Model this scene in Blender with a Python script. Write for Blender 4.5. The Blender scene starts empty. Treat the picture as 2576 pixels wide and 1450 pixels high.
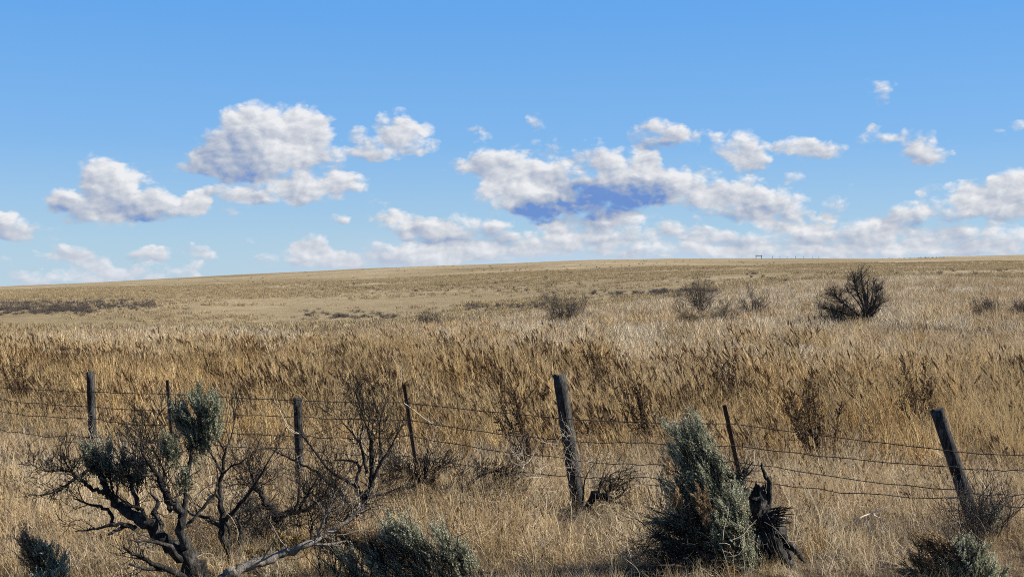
import bpy, math, random, time
import numpy as np

# ------------------------------------------------------------------ camera, sky, sun, exposure
SC = bpy.context.scene
R = math.radians
EYE = 2.2                      # eye height above the roadside ground
F = 3109.0                     # focal length in units of a 2576 wide frame
CX, HY = 1288.0, 735.0         # frame centre column, eye level row
SUN_AZ, SUN_EL = R(86), R(35)  # azimuth clockwise from straight ahead (+Y)

cam_d = bpy.data.cameras.new('camera')
cam = bpy.data.objects.new('camera', cam_d)
SC.collection.objects.link(cam)
cam.location = (0, 0, EYE)
cam.rotation_euler = (R(90) + math.atan((HY - 725) / F), 0, 0)
cam_d.sensor_width = 36
cam_d.lens = 36 * F / 2576
cam_d.clip_end = 20000
SC.camera = cam

SC.view_settings.view_transform = 'Standard'
SC.view_settings.look = 'None'
SC.view_settings.exposure = 1.15
SC.view_settings.gamma = 1.0
SC.cycles.use_denoising = False
SC.cycles.filter_width = 1.0
SC.cycles.max_bounces = 5
SC.cycles.diffuse_bounces = 3
SC.cycles.transparent_max_bounces = 4

sun_d = bpy.data.lights.new('sun', 'SUN')
sun_d.energy = 5.0
sun_d.angle = R(0.5)
sun_d.color = (1.0, 0.94, 0.84)
sun = bpy.data.objects.new('sun', sun_d)
SC.collection.objects.link(sun)
sdir = (math.sin(SUN_AZ) * math.cos(SUN_EL), math.cos(SUN_AZ) * math.cos(SUN_EL), math.sin(SUN_EL))
import mathutils
sun.rotation_euler = mathutils.Vector(sdir).to_track_quat('Z', 'Y').to_euler()

W = bpy.data.worlds.new('World')
SC.world = W
W.use_nodes = True
W.cycles.sampling_method = 'MANUAL'
W.cycles.sample_map_resolution = 512


class NT:
    """small helper to write node trees"""
    def __init__(s, tree):
        s.t = tree
        tree.nodes.clear()

    def n(s, typ, **kw):
        nd = s.t.nodes.new(typ)
        for k, v in kw.items():
            setattr(nd, k, v)
        return nd

    def put(s, sock, v):
        if isinstance(v, bpy.types.NodeSocket):
            s.t.links.new(v, sock)
        elif v is not None:
            sock.default_value = v

    def m(s, op, a, b=None, c=None, clamp=False):
        nd = s.n('ShaderNodeMath', operation=op, use_clamp=clamp)
        for i, v in enumerate((a, b, c)):
            s.put(nd.inputs[i], v)
        return nd.outputs[0]

    def v(s, op, a, b=None, c=None, scale=None):
        nd = s.n('ShaderNodeVectorMath', operation=op)
        for i, x in enumerate((a, b, c)):
            s.put(nd.inputs[i], x)
        if scale is not None:
            s.put(nd.inputs['Scale'], scale)
        return nd.outputs['Value'] if op in ('DOT_PRODUCT', 'LENGTH', 'DISTANCE') else nd.outputs[0]

    def noise(s, vec, scale, detail=4, rough=.55, dist=0.0, out=0, dims='3D'):
        nd = s.n('ShaderNodeTexNoise', noise_dimensions=dims)
        s.put(nd.inputs['Vector'], vec)
        nd.inputs['Scale'].default_value = scale
        nd.inputs['Detail'].default_value = detail
        nd.inputs['Roughness'].default_value = rough
        nd.inputs['Distortion'].default_value = dist
        return nd.outputs[out]

    def mr(s, x, a, b, c=0.0, d=1.0, smooth=False):
        nd = s.n('ShaderNodeMapRange')
        if smooth:
            nd.interpolation_type = 'SMOOTHSTEP'
        s.put(nd.inputs[0], x)
        for i, v in enumerate((a, b, c, d)):
            s.put(nd.inputs[i + 1], v)
        return nd.outputs[0]

    def mix(s, f, a, b):
        nd = s.n('ShaderNodeMix', data_type='RGBA')
        s.put(nd.inputs[0], f)
        s.put(nd.inputs[6], a if not isinstance(a, tuple) else (*a, 1)[:4])
        s.put(nd.inputs[7], b if not isinstance(b, tuple) else (*b, 1)[:4])
        return nd.outputs[2]

    def ramp(s, f, stops):
        nd = s.n('ShaderNodeValToRGB')
        cr = nd.color_ramp
        while len(cr.elements) < len(stops):
            cr.elements.new(0.5)
        for e, (p, c) in zip(cr.elements, stops):
            e.position = p
            e.color = (*c, 1)
        s.put(nd.inputs[0], f)
        return nd.outputs[0]


# clouds: each puff is (column, row, half width, half height, weight) of the 2576 wide photograph, read off once and
# turned below into compass bearing and elevation on the sky
PUFFS = [
 (25,568,55,34,.9),(85,590,60,22,.7),(5,540,30,20,.5),
 (150,508,40,30,1),(262,440,72,62,1.1),(310,480,95,60,1.1),(235,530,120,38,1),(400,520,95,40,1),(495,505,38,38,1),
 (600,355,85,78,1.0),(665,335,95,82,1.1),(750,335,80,72,1.0),(800,385,60,60,.8),(650,395,130,55,1.1),(560,420,110,36,.9),
 (700,478,95,36,1),(800,468,85,44,1),(870,462,60,32,.8),(570,480,80,24,.4),(495,405,45,30,.35),(790,300,30,30,.5),
 (920,362,50,42,.85),(990,318,48,48,.9),(1035,350,62,50,1),(960,385,100,16,.5),
 (1222,390,48,48,.9),(1285,425,75,45,1),(1260,490,75,50,1),(1345,500,90,40,.9),(1160,415,55,22,.5),(1370,362,55,30,.7),
 (1350,308,42,22,.4),(1390,440,85,45,.9),
 (1500,385,62,40,1),(1590,420,75,50,1.1),(1650,450,85,55,1.1),(1740,480,100,52,1.1),(1860,500,90,50,1.1),(1960,520,80,50,1),
 (1540,500,130,60,1),(1370,535,75,32,.9),(1640,395,35,20,.6),
 (1655,332,65,42,1),(1715,345,42,30,.8),
 (1855,370,62,52,.85),(1895,402,60,40,.85),(1780,345,32,24,.45),(1780,425,45,22,.5),
 (1995,368,52,28,.9),(2060,380,65,32,1),
 (2195,340,50,24,.85),(2300,345,45,42,.45),(2330,385,70,38,.7),(2352,408,42,28,.9),(2222,230,42,40,.5),
 (355,638,56,24,1),(405,642,42,18,.8),(508,642,48,20,.75),(160,640,70,26,.5),(230,665,60,22,.5),
 (265,690,70,26,1),(430,686,105,25,1),(115,695,85,24,.75),
 (962,528,50,32,.85),(1015,558,80,28,.8),(1085,585,62,34,1),(1170,572,90,42,.7),
 (782,615,44,28,.9),(770,652,125,30,1),(850,545,30,16,.5),(1000,645,170,30,1),(1190,640,160,32,1),
 (1400,600,150,44,.75),(1600,575,190,40,.75),(1620,635,300,24,.75),(1900,590,180,36,.7),(2130,585,110,40,.65),(1950,632,160,20,.6),
 (2230,632,200,20,.75),(2430,598,180,34,.8),(2520,630,120,18,.7),(2110,505,38,45,.45),
 (2260,545,65,42,.8),(2400,505,75,42,.9),(2480,500,65,48,1),(2548,490,60,60,1),
 (1900,610,380,50,.28),(1300,600,240,55,.25),(2400,570,280,60,.25),(1150,590,120,40,.3),(900,640,160,40,.3),(180,640,60,25,.3),(225,655,60,20,.3),(520,640,30,16,.2),(1210,325,70,14,.3),(560,500,70,40,.35),(620,520,60,30,.3),(1300,450,150,90,.25),(1480,470,140,80,.3),(2030,560,80,30,.3),(90,700,60,20,.4),(640,610,30,22,.25),
 (2550,322,38,18,.35),(2000,450,50,18,.45),(2800,480,220,110,1),(-150,560,120,70,1),(3050,560,260,90,1),(-350,640,300,50,.8),
]
SHADES = [  # shade painted on cloud undersides: (column, row, half width, half height, strength)
 (1550,492,140,54,1.5),(1365,525,78,34,1.35),(560,400,120,70,.42),(250,528,150,40,.42),(690,430,140,30,.3),(1750,545,160,20,.6),
 (400,548,90,18,.5),(2420,562,120,20,.75),(1450,440,80,30,.35),(600,330,50,60,.2),(1230,600,90,25,.4),(1900,455,50,20,.3),
 (1000,580,90,16,.35),(1660,370,60,14,.4),(1450,560,130,26,.35),(2150,600,140,20,.3),(1100,612,100,14,.5),(90,580,50,20,.5),
]


def ang(X, Y):
    az = math.atan((X - CX) / F)
    el = math.atan((HY - Y) / F * math.cos(az))
    return az, el


def build_world():
    N = NT(W.node_tree)
    out = N.n('ShaderNodeOutputWorld')
    sky = N.n('ShaderNodeTexSky', sky_type='NISHITA')
    sky.sun_disc = False
    sky.sun_elevation = SUN_EL
    sky.sun_rotation = SUN_AZ
    sky.altitude = 900
    sky.air_density = 1.0
    sky.dust_density = 0.6
    sky.ozone_density = 2.0
    hs = N.n('ShaderNodeHueSaturation')
    hs.inputs['Saturation'].default_value = 1.12
    N.put(hs.inputs['Color'], sky.outputs[0])
    bg = N.n('ShaderNodeBackground')
    bg.inputs[1].default_value = .45
    tc = N.n('ShaderNodeTexCoord')
    sx = N.n('ShaderNodeSeparateXYZ')
    N.put(sx.inputs[0], tc.outputs['Generated'])
    x, y, z = sx.outputs
    az = N.m('ARCTAN2', x, y)
    el = N.m('ARCSINE', z)
    # the clear blue of the photograph's sky from horizon to zenith, over the physical sky
    tone = N.ramp(N.m('MAXIMUM', el, 0.0), [(0, (.47, .64, .79)), (.04, (.40, .61, .80)), (.12, (.215, .48, .87)), (.22, (.13, .40, .88)), (.5, (.06, .22, .62)), (1, (.03, .12, .42))])
    scl = N.n('ShaderNodeVectorMath', operation='SCALE')
    N.put(scl.inputs[0], hs.outputs[0])
    scl.inputs['Scale'].default_value = SKY_STRENGTH
    N.put(bg.inputs[0], N.mix(.86, scl.outputs[0], tone))
    # region of the sky that holds this bank of clouds
    win = N.m('MULTIPLY', N.m('LESS_THAN', N.m('ABSOLUTE', az), .75), N.m('LESS_THAN', N.m('ABSOLUTE', N.m('SUBTRACT', el, .09)), .1))
    cb = N.n('ShaderNodeCombineXYZ')
    N.put(cb.inputs[0], az)
    N.put(cb.inputs[1], el)
    P0 = cb.outputs[0]
    # noise domain: flatter towards the horizon
    na = N.v('MULTIPLY', P0, (1.0, 1.55, 1))
    w1 = N.v('SUBTRACT', N.noise(na, 26, 3, .55, out=1), (.5, .5, .5))
    w2 = N.v('SUBTRACT', N.noise(na, 95, 4, .6, out=1), (.5, .5, .5))
    P = N.v('MULTIPLY_ADD', w1, (.028, .017, 0), P0)
    P = N.v('MULTIPLY_ADD', w2, (.010, .007, 0), P)
    sw = None
    sq = None
    cnt = 0
    for (X, Y, rx, ry, wt) in PUFFS:
        wt = wt + (.18 if Y < 650 and .3 < wt < .7 else 0.0)
        a, e = ang(X, Y)
        ia, ie = F / rx / 1.27, F / ry / 1.24
        q = N.v('MULTIPLY_ADD', P, (ia, ie, 0), (-a * ia, -e * ie, 0))
        d2 = N.v('DOT_PRODUCT', q, q)
        w_ = N.m('MULTIPLY_ADD', d2, -wt, wt, clamp=False)
        w_ = N.m('MAXIMUM', w_, 0.0)
        if sw is None:
            sw = w_
            sq = N.v('SCALE', q, scale=N.m('MULTIPLY', w_, w_))
            s2 = N.m('MULTIPLY', w_, w_)
        else:
            sw = N.m('ADD', sw, w_)
            ww = N.m('MULTIPLY', w_, w_)
            s2 = N.m('ADD', s2, ww)
            sq = N.v('ADD', sq, N.v('SCALE', q, scale=ww))
        cnt += 1
        if cnt % 5 == 0:     # keeps the long sum in order so that it needs little memory
            P = N.v('MULTIPLY_ADD', sq, (1e-6, 1e-6, 1e-6), P)
    sh = None
    for (X, Y, rx, ry, wt) in SHADES:
        a, e = ang(X, Y)
        ia, ie = F / rx / 1.15, F / ry / 1.15
        q = N.v('MULTIPLY_ADD', P, (ia, ie, 0), (-a * ia, -e * ie, 0))
        d2 = N.v('DOT_PRODUCT', q, q)
        w_ = N.m('MAXIMUM', N.m('MULTIPLY_ADD', d2, -wt, wt), 0.0)
        sh = w_ if sh is None else N.m('ADD', sh, w_)
        cnt += 1
        if cnt % 5 == 0:
            P = N.v('MULTIPLY_ADD', sh, (1e-6, 1e-6, 1e-6), P)
    nb = N.v('ADD', na, (.0035, .0045, .0))

    def billow(c):
        c = N.v('MULTIPLY_ADD', N.v('SUBTRACT', N.noise(c, 60, 2, .5, out=1), (.5, .5, .5)), (.012, .012, 0), c)
        vd = N.n('ShaderNodeTexVoronoi', voronoi_dimensions='2D', feature='SMOOTH_F1')
        N.put(vd.inputs['Vector'], c)
        vd.inputs['Scale'].default_value = 38
        vd.inputs['Detail'].default_value = 3.5
        vd.inputs['Roughness'].default_value = .55
        vd.inputs['Smoothness'].default_value = .25
        return N.m('SUBTRACT', N.m('MULTIPLY_ADD', N.noise(c, 48, 7, .6), .75, .62), N.m('MULTIPLY', vd.outputs[0], 1.1))
    f1 = billow(na)
    f2 = billow(nb)
    g1 = N.noise(na, 22, 3, .5)
    g2 = N.noise(N.v('ADD', na, (.009, .012, 0)), 22, 3, .5)
    dens = N.m('MULTIPLY_ADD', N.m('SUBTRACT', f1, .42), .80, sw)
    # only where there is some puff at all
    dens = N.m('MULTIPLY', dens, N.mr(sw, 0.02, .30, 0, 1, True))
    alpha = N.mr(dens, .06, .84, 0, 1, True)
    thick = N.mr(dens, .2, 1.5, 0, 1)
    inv = N.v('SCALE', sq, scale=N.m('DIVIDE', 1.0, N.m('MAXIMUM', s2, .02)))
    lit = N.v('DOT_PRODUCT', inv, (.30, .62, 0))
    emb = N.m('MULTIPLY', N.m('SUBTRACT', f1, f2), .40)
    emb2 = N.m('MULTIPLY', N.m('SUBTRACT', g1, g2), .95)
    L = N.m('ADD', N.m('MULTIPLY', lit, .72), N.m('ADD', emb, emb2))  # sunlit and shaded sides of the puffs, painted into the cloud colour
    L = N.m('ADD', L, .74)
    L = N.m('SUBTRACT', L, N.m('MULTIPLY', sh, .56))
    L = N.m('SUBTRACT', L, N.m('MULTIPLY', thick, .05))
    col = N.ramp(L, [(0.0, (.15, .28, .62)), (.25, (.35, .42, .575)), (.55, (.55, .585, .66)), (.80, (.72, .735, .77)), (1.0, (.87, .87, .885))])
    col = N.mix(N.mr(el, .052, .008, 0, .55), col, (.60, .67, .78))
    bc = N.n('ShaderNodeBackground')
    N.put(bc.inputs[0], col)
    bc.inputs[1].default_value = .45
    ms1 = N.n('ShaderNodeMixShader')
    N.put(ms1.inputs[0], N.m('MULTIPLY', alpha, .96))
    bank = N.m('MULTIPLY', N.mr(el, .056, .022, 0, 1, True), N.mr(az, -.26, -.02, 0, 1, True))
    bank = N.m('MULTIPLY', bank, N.mr(f1, .1, .7, .5, .92))
    bh = N.n('ShaderNodeBackground')
    bh.inputs[0].default_value = (.56, .65, .80, 1)
    bh.inputs[1].default_value = .45
    ms0 = N.n('ShaderNodeMixShader')
    N.put(ms0.inputs[0], bank)
    N.put(ms0.inputs[1], bg.outputs[0])
    N.put(ms0.inputs[2], bh.outputs[0])
    N.put(ms1.inputs[1], ms0.outputs[0])
    N.put(ms1.inputs[2], bc.outputs[0])
    ms = N.n('ShaderNodeMixShader')
    N.put(ms.inputs[0], win)
    N.put(ms.inputs[1], bg.outputs[0])
    N.put(ms.inputs[2], ms1.outputs[0])
    N.put(out.inputs[0], ms.outputs[0])


SKY_STRENGTH = 0.115
build_world()

# ------------------------------------------------------------------ terrain
HX = np.array([-900, -300, 0, 300, 640, 900, 1240, 1500, 1700, 1900, 2250, 2400, 2576, 2900, 3500], float)
HR = np.array([738, 730, 720, 706, 688, 676, 663, 652.5, 649, 650.5, 649.5, 645, 640, 632, 620], float)
CREST = 620.0


def sstep(a, b, x):
    t = np.clip((x - a) / (b - a), 0, 1)
    return t * t * (3 - 2 * t)


def wav(x, y, s, k):
    return (np.sin(x / s + 1.3 * k + 1.7 * np.sin(y / (s * 1.7) + k)) + np.sin((x * .6 + y * .8) / (s * .63) + 2.1 * k)
            + .6 * np.sin((-.7 * x + .7 * y) / (s * .41) + k * 3.3)) / 2.6


def ground(x, y):
    x = np.asarray(x, float)
    y = np.asarray(y, float)
    u = x / np.maximum(y, 30.0)
    w = sstep(-.22, .33, u)
    r = np.interp(y, [0, 15, 30, 47, 60, 100, 160, 5000], [0, 0, .45, 1.25, 1.6, 2.9, 3.6, 3.6])
    near = r * w + .07 * wav(x, y, 3.1, 1) * sstep(6, 14, np.abs(y)) + .10 * wav(x, y, 9.0, 2) * sstep(20, 40, y)
    crest = EYE + (HY - np.interp(CX + u * F, HX, HR)) / F * CREST
    t = np.clip((y - 80) / (CREST - 80), 0, 1)
    far = near * (1 - t) + crest * t ** 1.25 + (1 - t) * t * 0
    dip = -1.1 * np.exp(-((y - 118) / 32.0) ** 2) * (1 - .75 * w) * sstep(60, 90, y)
    und = (.55 * wav(x, y, 37, 3) + .35 * wav(x, y, 15, 5)) * sstep(100, 220, y) * (1 - sstep(420, 600, y) * .7)
    g = np.where(y > 80, far, near) + dip + und
    over = np.clip(y - CREST, 0, None)
    return g - over * .03 * (1 - np.exp(-over / 120.0))


def gz(x, y):
    return float(ground(x, y))


RAY = np.geomspace(6, 700, 1500)


def hit(X, Y):
    """where the sight line through a photo point meets the ground"""
    dx, dz = (X - CX) / F, (HY - Y) / F
    ok = ground(dx * RAY, RAY) >= EYE + dz * RAY
    return float(RAY[np.argmax(ok)]) if ok.any() else 640.0


def P(X, Y, d):
    return np.array([(X - CX) / F * d, d, EYE + (HY - Y) / F * d])


def link(o, parent=None):
    SC.collection.objects.link(o)
    if parent is not None:
        o.parent = parent
    return o


def tag(o, label=None, cat=None, group=None, kind=None):
    if label: o['label'] = label
    if cat: o['category'] = cat
    if group: o['group'] = group
    if kind: o['kind'] = kind
    return o


def empty(name, loc):
    o = bpy.data.objects.new(name, None)
    o.location = loc
    o.empty_display_size = .1
    return link(o)


class MB:
    """mesh builder in world coordinates; build() moves the origin to the given base"""
    def __init__(s):
        s.v, s.f, s.q, s.n = [], [], [], 0

    def add(s, verts, faces):
        s.v.append(np.asarray(verts, float))
        if isinstance(faces, np.ndarray):
            s.q.append(faces + s.n)
        else:
            s.f.extend([tuple(i + s.n for i in fc) for fc in faces])
        s.n += len(verts)

    def tube(s, pts, rad, sides=6, cap=True, rough=0.0, rng=None):
        pts = np.asarray(pts, float)
        k = len(pts)
        tan = np.gradient(pts, axis=0)
        tan /= np.linalg.norm(tan, axis=1)[:, None] + 1e-9
        ref = np.array([0.0, 1.0, 0.0]) if abs(tan[0][1]) < .9 else np.array([1.0, 0, 0])
        a = np.cross(tan[0], ref)
        a /= np.linalg.norm(a)
        th = np.arange(sides) * 2 * math.pi / sides
        vs = []
        for i in range(k):
            a = a - tan[i] * np.dot(a, tan[i])
            a /= np.linalg.norm(a) + 1e-9
            b = np.cross(tan[i], a)
            rr = rad[i] * (1 + (rng.uniform(-rough, rough, sides) if rough else 0))
            ring = pts[i] + (np.cos(th) * rr)[:, None] * a + (np.sin(th) * rr)[:, None] * b
            vs.append(ring)
        vs = np.concatenate(vs)
        j = np.arange(sides)
        a0 = np.stack([j, (j + 1) % sides, (j + 1) % sides + sides, j + sides], 1)
        fs = (a0[None] + (np.arange(k - 1) * sides)[:, None, None]).reshape(-1, 4)
        if cap:
            s.f.append(tuple(int(i) + s.n for i in range(sides))[::-1])
            s.f.append(tuple((k - 1) * sides + int(i) + s.n for i in range(sides)))
        s.add(vs, fs)

    def mesh(s, name, mat, base=(0, 0, 0), smooth=True):
        me = bpy.data.meshes.new(name)
        v = np.concatenate(s.v) - np.asarray(base, float)
        qs = np.concatenate(s.q) if s.q else np.zeros((0, 4), int)
        lens = np.concatenate([np.full(len(qs), 4), np.array([len(f) for f in s.f], int)]).astype(np.int32)
        idx = np.concatenate([qs.ravel(), np.array([i for f in s.f for i in f], int)]).astype(np.int32)
        me.vertices.add(len(v))
        me.vertices.foreach_set('co', v.astype(np.float32).ravel())
        me.loops.add(len(idx))
        me.loops.foreach_set('vertex_index', idx)
        me.polygons.add(len(lens))
        me.polygons.foreach_set('loop_start', np.concatenate([[0], np.cumsum(lens)[:-1]]).astype(np.int32))
        me.polygons.foreach_set('loop_total', lens)
        me.update(calc_edges=True)
        if smooth:
            me.polygons.foreach_set('use_smooth', [True] * len(me.polygons))
        me.materials.append(mat)
        me.update()
        return me

    def build(s, name, mat, parent=None, base=None, smooth=True):
        if base is None:
            base = parent.location if parent is not None else (0, 0, 0)
        o = bpy.data.objects.new(name, s.mesh(name, mat, base, smooth))
        if parent is None:
            o.location = base
        return link(o, parent)


# ------------------------------------------------------------------ materials
def material(name):
    m = bpy.data.materials.new(name)
    m.use_nodes = True
    return m, NT(m.node_tree)


def finish(N, col, rough=.9, spec=.15, transl=0.0, bump=None, bdist=.01, tcol=None):
    out = N.n('ShaderNodeOutputMaterial')
    p = N.n('ShaderNodeBsdfPrincipled')
    N.put(p.inputs['Base Color'], col)
    N.put(p.inputs['Roughness'], rough)
    p.inputs['Specular IOR Level'].default_value = spec
    if bump is not None:
        b = N.n('ShaderNodeBump')
        b.inputs['Distance'].default_value = bdist
        b.inputs['Strength'].default_value = 1.0
        N.put(b.inputs['Height'], bump)
        N.put(p.inputs['Normal'], b.outputs[0])
    if transl > 0:
        t = N.n('ShaderNodeBsdfTranslucent')
        N.put(t.inputs[0], tcol if tcol is not None else col)
        mx = N.n('ShaderNodeMixShader')
        mx.inputs[0].default_value = transl
        N.put(mx.inputs[1], p.outputs[0])
        N.put(mx.inputs[2], t.outputs[0])
        N.put(out.inputs[0], mx.outputs[0])
    else:
        N.put(out.inputs[0], p.outputs[0])


def grass_mat(name, lo, mid, hi, alt, transl=.35, pscale=.35):
    """straw: every blade its own shade, patches of another tone across the field"""
    m, N = material(name)
    geo = N.n('ShaderNodeNewGeometry')
    oi = N.n('ShaderNodeObjectInfo')
    rnd = N.m('FRACT', N.m('ADD', geo.outputs['Random Per Island'], oi.outputs['Random']))
    c = N.ramp(rnd, [(0, lo), (.22, tuple((a + b) / 2 for a, b in zip(lo, mid))), (.6, mid), (1, hi)])
    pn = N.noise(geo.outputs['Position'], pscale, 3, .6)
    c = N.mix(N.mr(pn, .42, .6, 0, .85, True), c, alt)
    v = N.mr(oi.outputs['Random'], 0, 1, .72, 1.2)
    hs = N.n('ShaderNodeHueSaturation')
    N.put(hs.inputs['Color'], c)
    N.put(hs.inputs['Value'], v)
    finish(N, hs.outputs[0], .75, .2, transl)
    return m


M = {}
M['golden'] = grass_mat('golden grass', (.075, .038, .013), (.36, .225, .08), (.80, .60, .31), (.45, .335, .17), .33)
M['pale'] = grass_mat('pale straw', (.10, .065, .03), (.50, .385, .215), (.88, .77, .54), (.42, .30, .165), .33)
M['bright'] = grass_mat('bright dry stalks', (.50, .40, .26), (.68, .57, .40), (.82, .73, .57), (.60, .48, .31))
M['silver'] = grass_mat('bleached grass', (.18, .135, .08), (.55, .45, .30), (.82, .73, .56), (.46, .35, .21), .25, pscale=.12)
M['seed'] = grass_mat('brown seed heads', (.055, .03, .013), (.14, .08, .033), (.30, .19, .085), (.12, .075, .04), .2)
M['dark_seed'] = grass_mat('dark seed plants', (.025, .015, .008), (.065, .038, .018), (.15, .09, .04), (.07, .04, .02), .1)
M['far'] = grass_mat('short dry grass', (.14, .105, .055), (.34, .26, .145), (.52, .41, .25), (.31, .235, .125), .3, .03)

m, N = material('litter and soil')
geo = N.n('ShaderNodeNewGeometry')
pos = geo.outputs['Position']
sy = N.n('ShaderNodeSeparateXYZ'); N.put(sy.inputs[0], pos)
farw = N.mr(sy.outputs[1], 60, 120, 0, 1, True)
c_near = N.ramp(N.noise(pos, 3.0, 6, .7), [(.3, (.03, .02, .012)), (.6, (.10, .068, .036)), (.75, (.19, .135, .08))])  # brown litter, darkened further to paint in shade under the grass
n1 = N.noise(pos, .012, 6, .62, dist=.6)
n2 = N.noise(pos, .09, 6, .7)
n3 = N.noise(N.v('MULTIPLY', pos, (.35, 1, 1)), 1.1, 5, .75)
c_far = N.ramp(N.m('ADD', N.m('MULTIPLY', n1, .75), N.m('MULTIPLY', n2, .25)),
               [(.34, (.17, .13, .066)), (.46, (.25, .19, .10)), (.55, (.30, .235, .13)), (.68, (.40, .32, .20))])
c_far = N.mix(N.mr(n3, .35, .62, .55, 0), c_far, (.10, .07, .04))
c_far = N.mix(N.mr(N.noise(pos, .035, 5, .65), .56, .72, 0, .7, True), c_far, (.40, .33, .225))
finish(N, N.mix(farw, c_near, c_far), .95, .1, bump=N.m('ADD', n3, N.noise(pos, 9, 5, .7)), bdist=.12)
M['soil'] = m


def bark(name, dark, light, bias=.5, scale=1.0):
    m, N = material(name)
    tc = N.n('ShaderNodeTexCoord')
    o = tc.outputs['Object']
    big = N.noise(o, 9 * scale, 4, .6)
    fib = N.noise(N.v('MULTIPLY', o, (60, 60, 9)), 1.0 * scale, 5, .7, dist=1.2)
    k = N.m('ADD', N.m('MULTIPLY', fib, .65), N.m('MULTIPLY', big, .35))
    c = N.ramp(k, [(bias - .14, dark), (bias + .04, tuple((a + b) / 2.4 for a, b in zip(dark, light))), (bias + .18, light)])
    finish(N, c, .85, .25, bump=N.m('ADD', fib, big), bdist=.02)
    return m


M['bark'] = bark('weathered sage bark', (.006, .005, .004), (.24, .215, .185), .615)
M['twig'] = bark('dark dead twigs', (.008, .006, .005), (.09, .075, .062), .56)
M['silver_wood'] = bark('bleached dead wood', (.05, .04, .03), (.46, .41, .34), .50)
M['post'] = bark('grey weathered post wood', (.008, .007, .006), (.22, .20, .175), .59, .8)
M['far_twig'] = bark('grey brown bare twigs', (.045, .037, .03), (.18, .15, .13), .5)

m, N = material('rusted steel')
tc = N.n('ShaderNodeTexCoord')
finish(N, N.ramp(N.noise(tc.outputs['Object'], 30, 5, .7), [(.35, (.022, .016, .014)), (.6, (.055, .034, .026)), (.8, (.13, .075, .05))]), .7, .3)
M['rust'] = m
m, N = material('old fence wire')
geo = N.n('ShaderNodeNewGeometry')
finish(N, N.ramp(N.noise(geo.outputs['Position'], 6, 3), [(.4, (.018, .014, .012)), (.7, (.06, .042, .035))]), .7, .3)
M['wire'] = m


def leaf_mat(name, lo, hi, transl=.34):
    m, N = material(name)
    geo = N.n('ShaderNodeNewGeometry')
    pn = N.noise(geo.outputs['Position'], 9, 3)
    k = N.m('ADD', N.m('MULTIPLY', geo.outputs['Random Per Island'], .6), N.mr(pn, .35, .65, 0, .4))
    finish(N, N.mix(k, lo, hi), .7, .3, transl)
    return m


M['sage'] = leaf_mat('grey green sage leaves', (.075, .077, .042), (.58, .58, .40))
M['sage_dark'] = leaf_mat('dark sage leaves', (.035, .038, .021), (.44, .45, .30))
M['sage_brown'] = leaf_mat('brown sage seed spikes', (.12, .07, .03), (.44, .32, .18))
M['rabbit'] = leaf_mat('yellow brown flower heads', (.20, .13, .04), (.50, .38, .17))


# ------------------------------------------------------------------ ground sheet
def build_ground():
    ys = np.unique(np.concatenate([np.linspace(-60, 4, 20), np.linspace(4, 60, 150), np.geomspace(60, 900, 260), np.geomspace(900, 6000, 30)]))
    us = np.sinh(np.linspace(-3.2, 3.2, 321)) / math.sinh(3.2)
    V, nx = [], len(us)
    for y in ys:
        half = 45 + max(y, 0) * 1.2
        x = us * half
        z = ground(x, np.full_like(x, y))
        V.append(np.stack([x, np.full_like(x, y), z], 1))
    V = np.concatenate(V)
    ny = len(ys)
    i = (np.arange(ny - 1)[:, None] * nx + np.arange(nx - 1)[None, :]).ravel()
    Fc = np.stack([i, i + 1, i + nx + 1, i + nx], 1)
    me = bpy.data.meshes.new('ground')
    me.from_pydata(V.tolist(), [], Fc.tolist())
    me.polygons.foreach_set('use_smooth', [True] * len(me.polygons))
    me.materials.append(M['soil'])
    o = link(bpy.data.objects.new('ground', me))
    tag(o, kind='structure')
    return o


build_ground()


# ------------------------------------------------------------------ grass tufts (uncountable ground cover)
def blade(mb, rng, root, h, lean, curl, wid, segs=4, plume=None, pm=None):
    az = rng.uniform(0, 2 * math.pi)
    out = np.array([math.cos(az), math.sin(az), 0])
    d = np.array([0, 0, 1.0]) + out * rng.uniform(0, .32) + lean * rng.uniform(.5, 1.4)
    d /= np.linalg.norm(d)
    bend = rng.normal(0, 1, 3) * curl + np.array([0, 0, -.25 * curl])
    p = np.array(root, float)
    st = h / segs
    sa = rng.uniform(0, math.pi)
    side0 = np.array([math.cos(sa), math.sin(sa), 0])
    pts, sd = [p.copy()], [side0]
    for i in range(segs):
        d = d + bend / segs + rng.normal(0, curl * .25, 3)
        d /= np.linalg.norm(d)
        p = p + d * st
        s_ = side0 - d * np.dot(side0, d)
        pts.append(p.copy())
        sd.append(s_ / (np.linalg.norm(s_) + 1e-9))
    ws = wid * np.array([1, .95, .85, .65, .3, .2, .15, .1])[:segs + 1] / 2
    ws[-1] = wid * .12
    vs, fs = [], []
    for a, s_, w_ in zip(pts, sd, ws):
        vs += [a - s_ * w_, a + s_ * w_]
    for i in range(segs):
        fs.append((2 * i, 2 * i + 1, 2 * i + 3, 2 * i + 2))
    mb.add(vs, np.array(fs))
    if plume:
        L, wd, nq = plume
        base = pts[-1] - d * L * .5
        for k in range(nq):
            t = (k + rng.uniform(0, 1)) / nq
            c = base + d * L * t
            o = rng.normal(0, 1, 3)
            o = o - d * np.dot(o, d)
            o /= np.linalg.norm(o)
            s2 = np.cross(d, o)
            wl = wd * math.sin(math.pi * min(1, .15 + t * .85)) + .003
            tip = c + o * wl + d * wl * 1.3
            pm.add([c - s2 * wl * .3, c + s2 * wl * .3, tip + s2 * wl * .12, tip - s2 * wl * .12], np.array([[0, 1, 2, 3]]))


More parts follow.
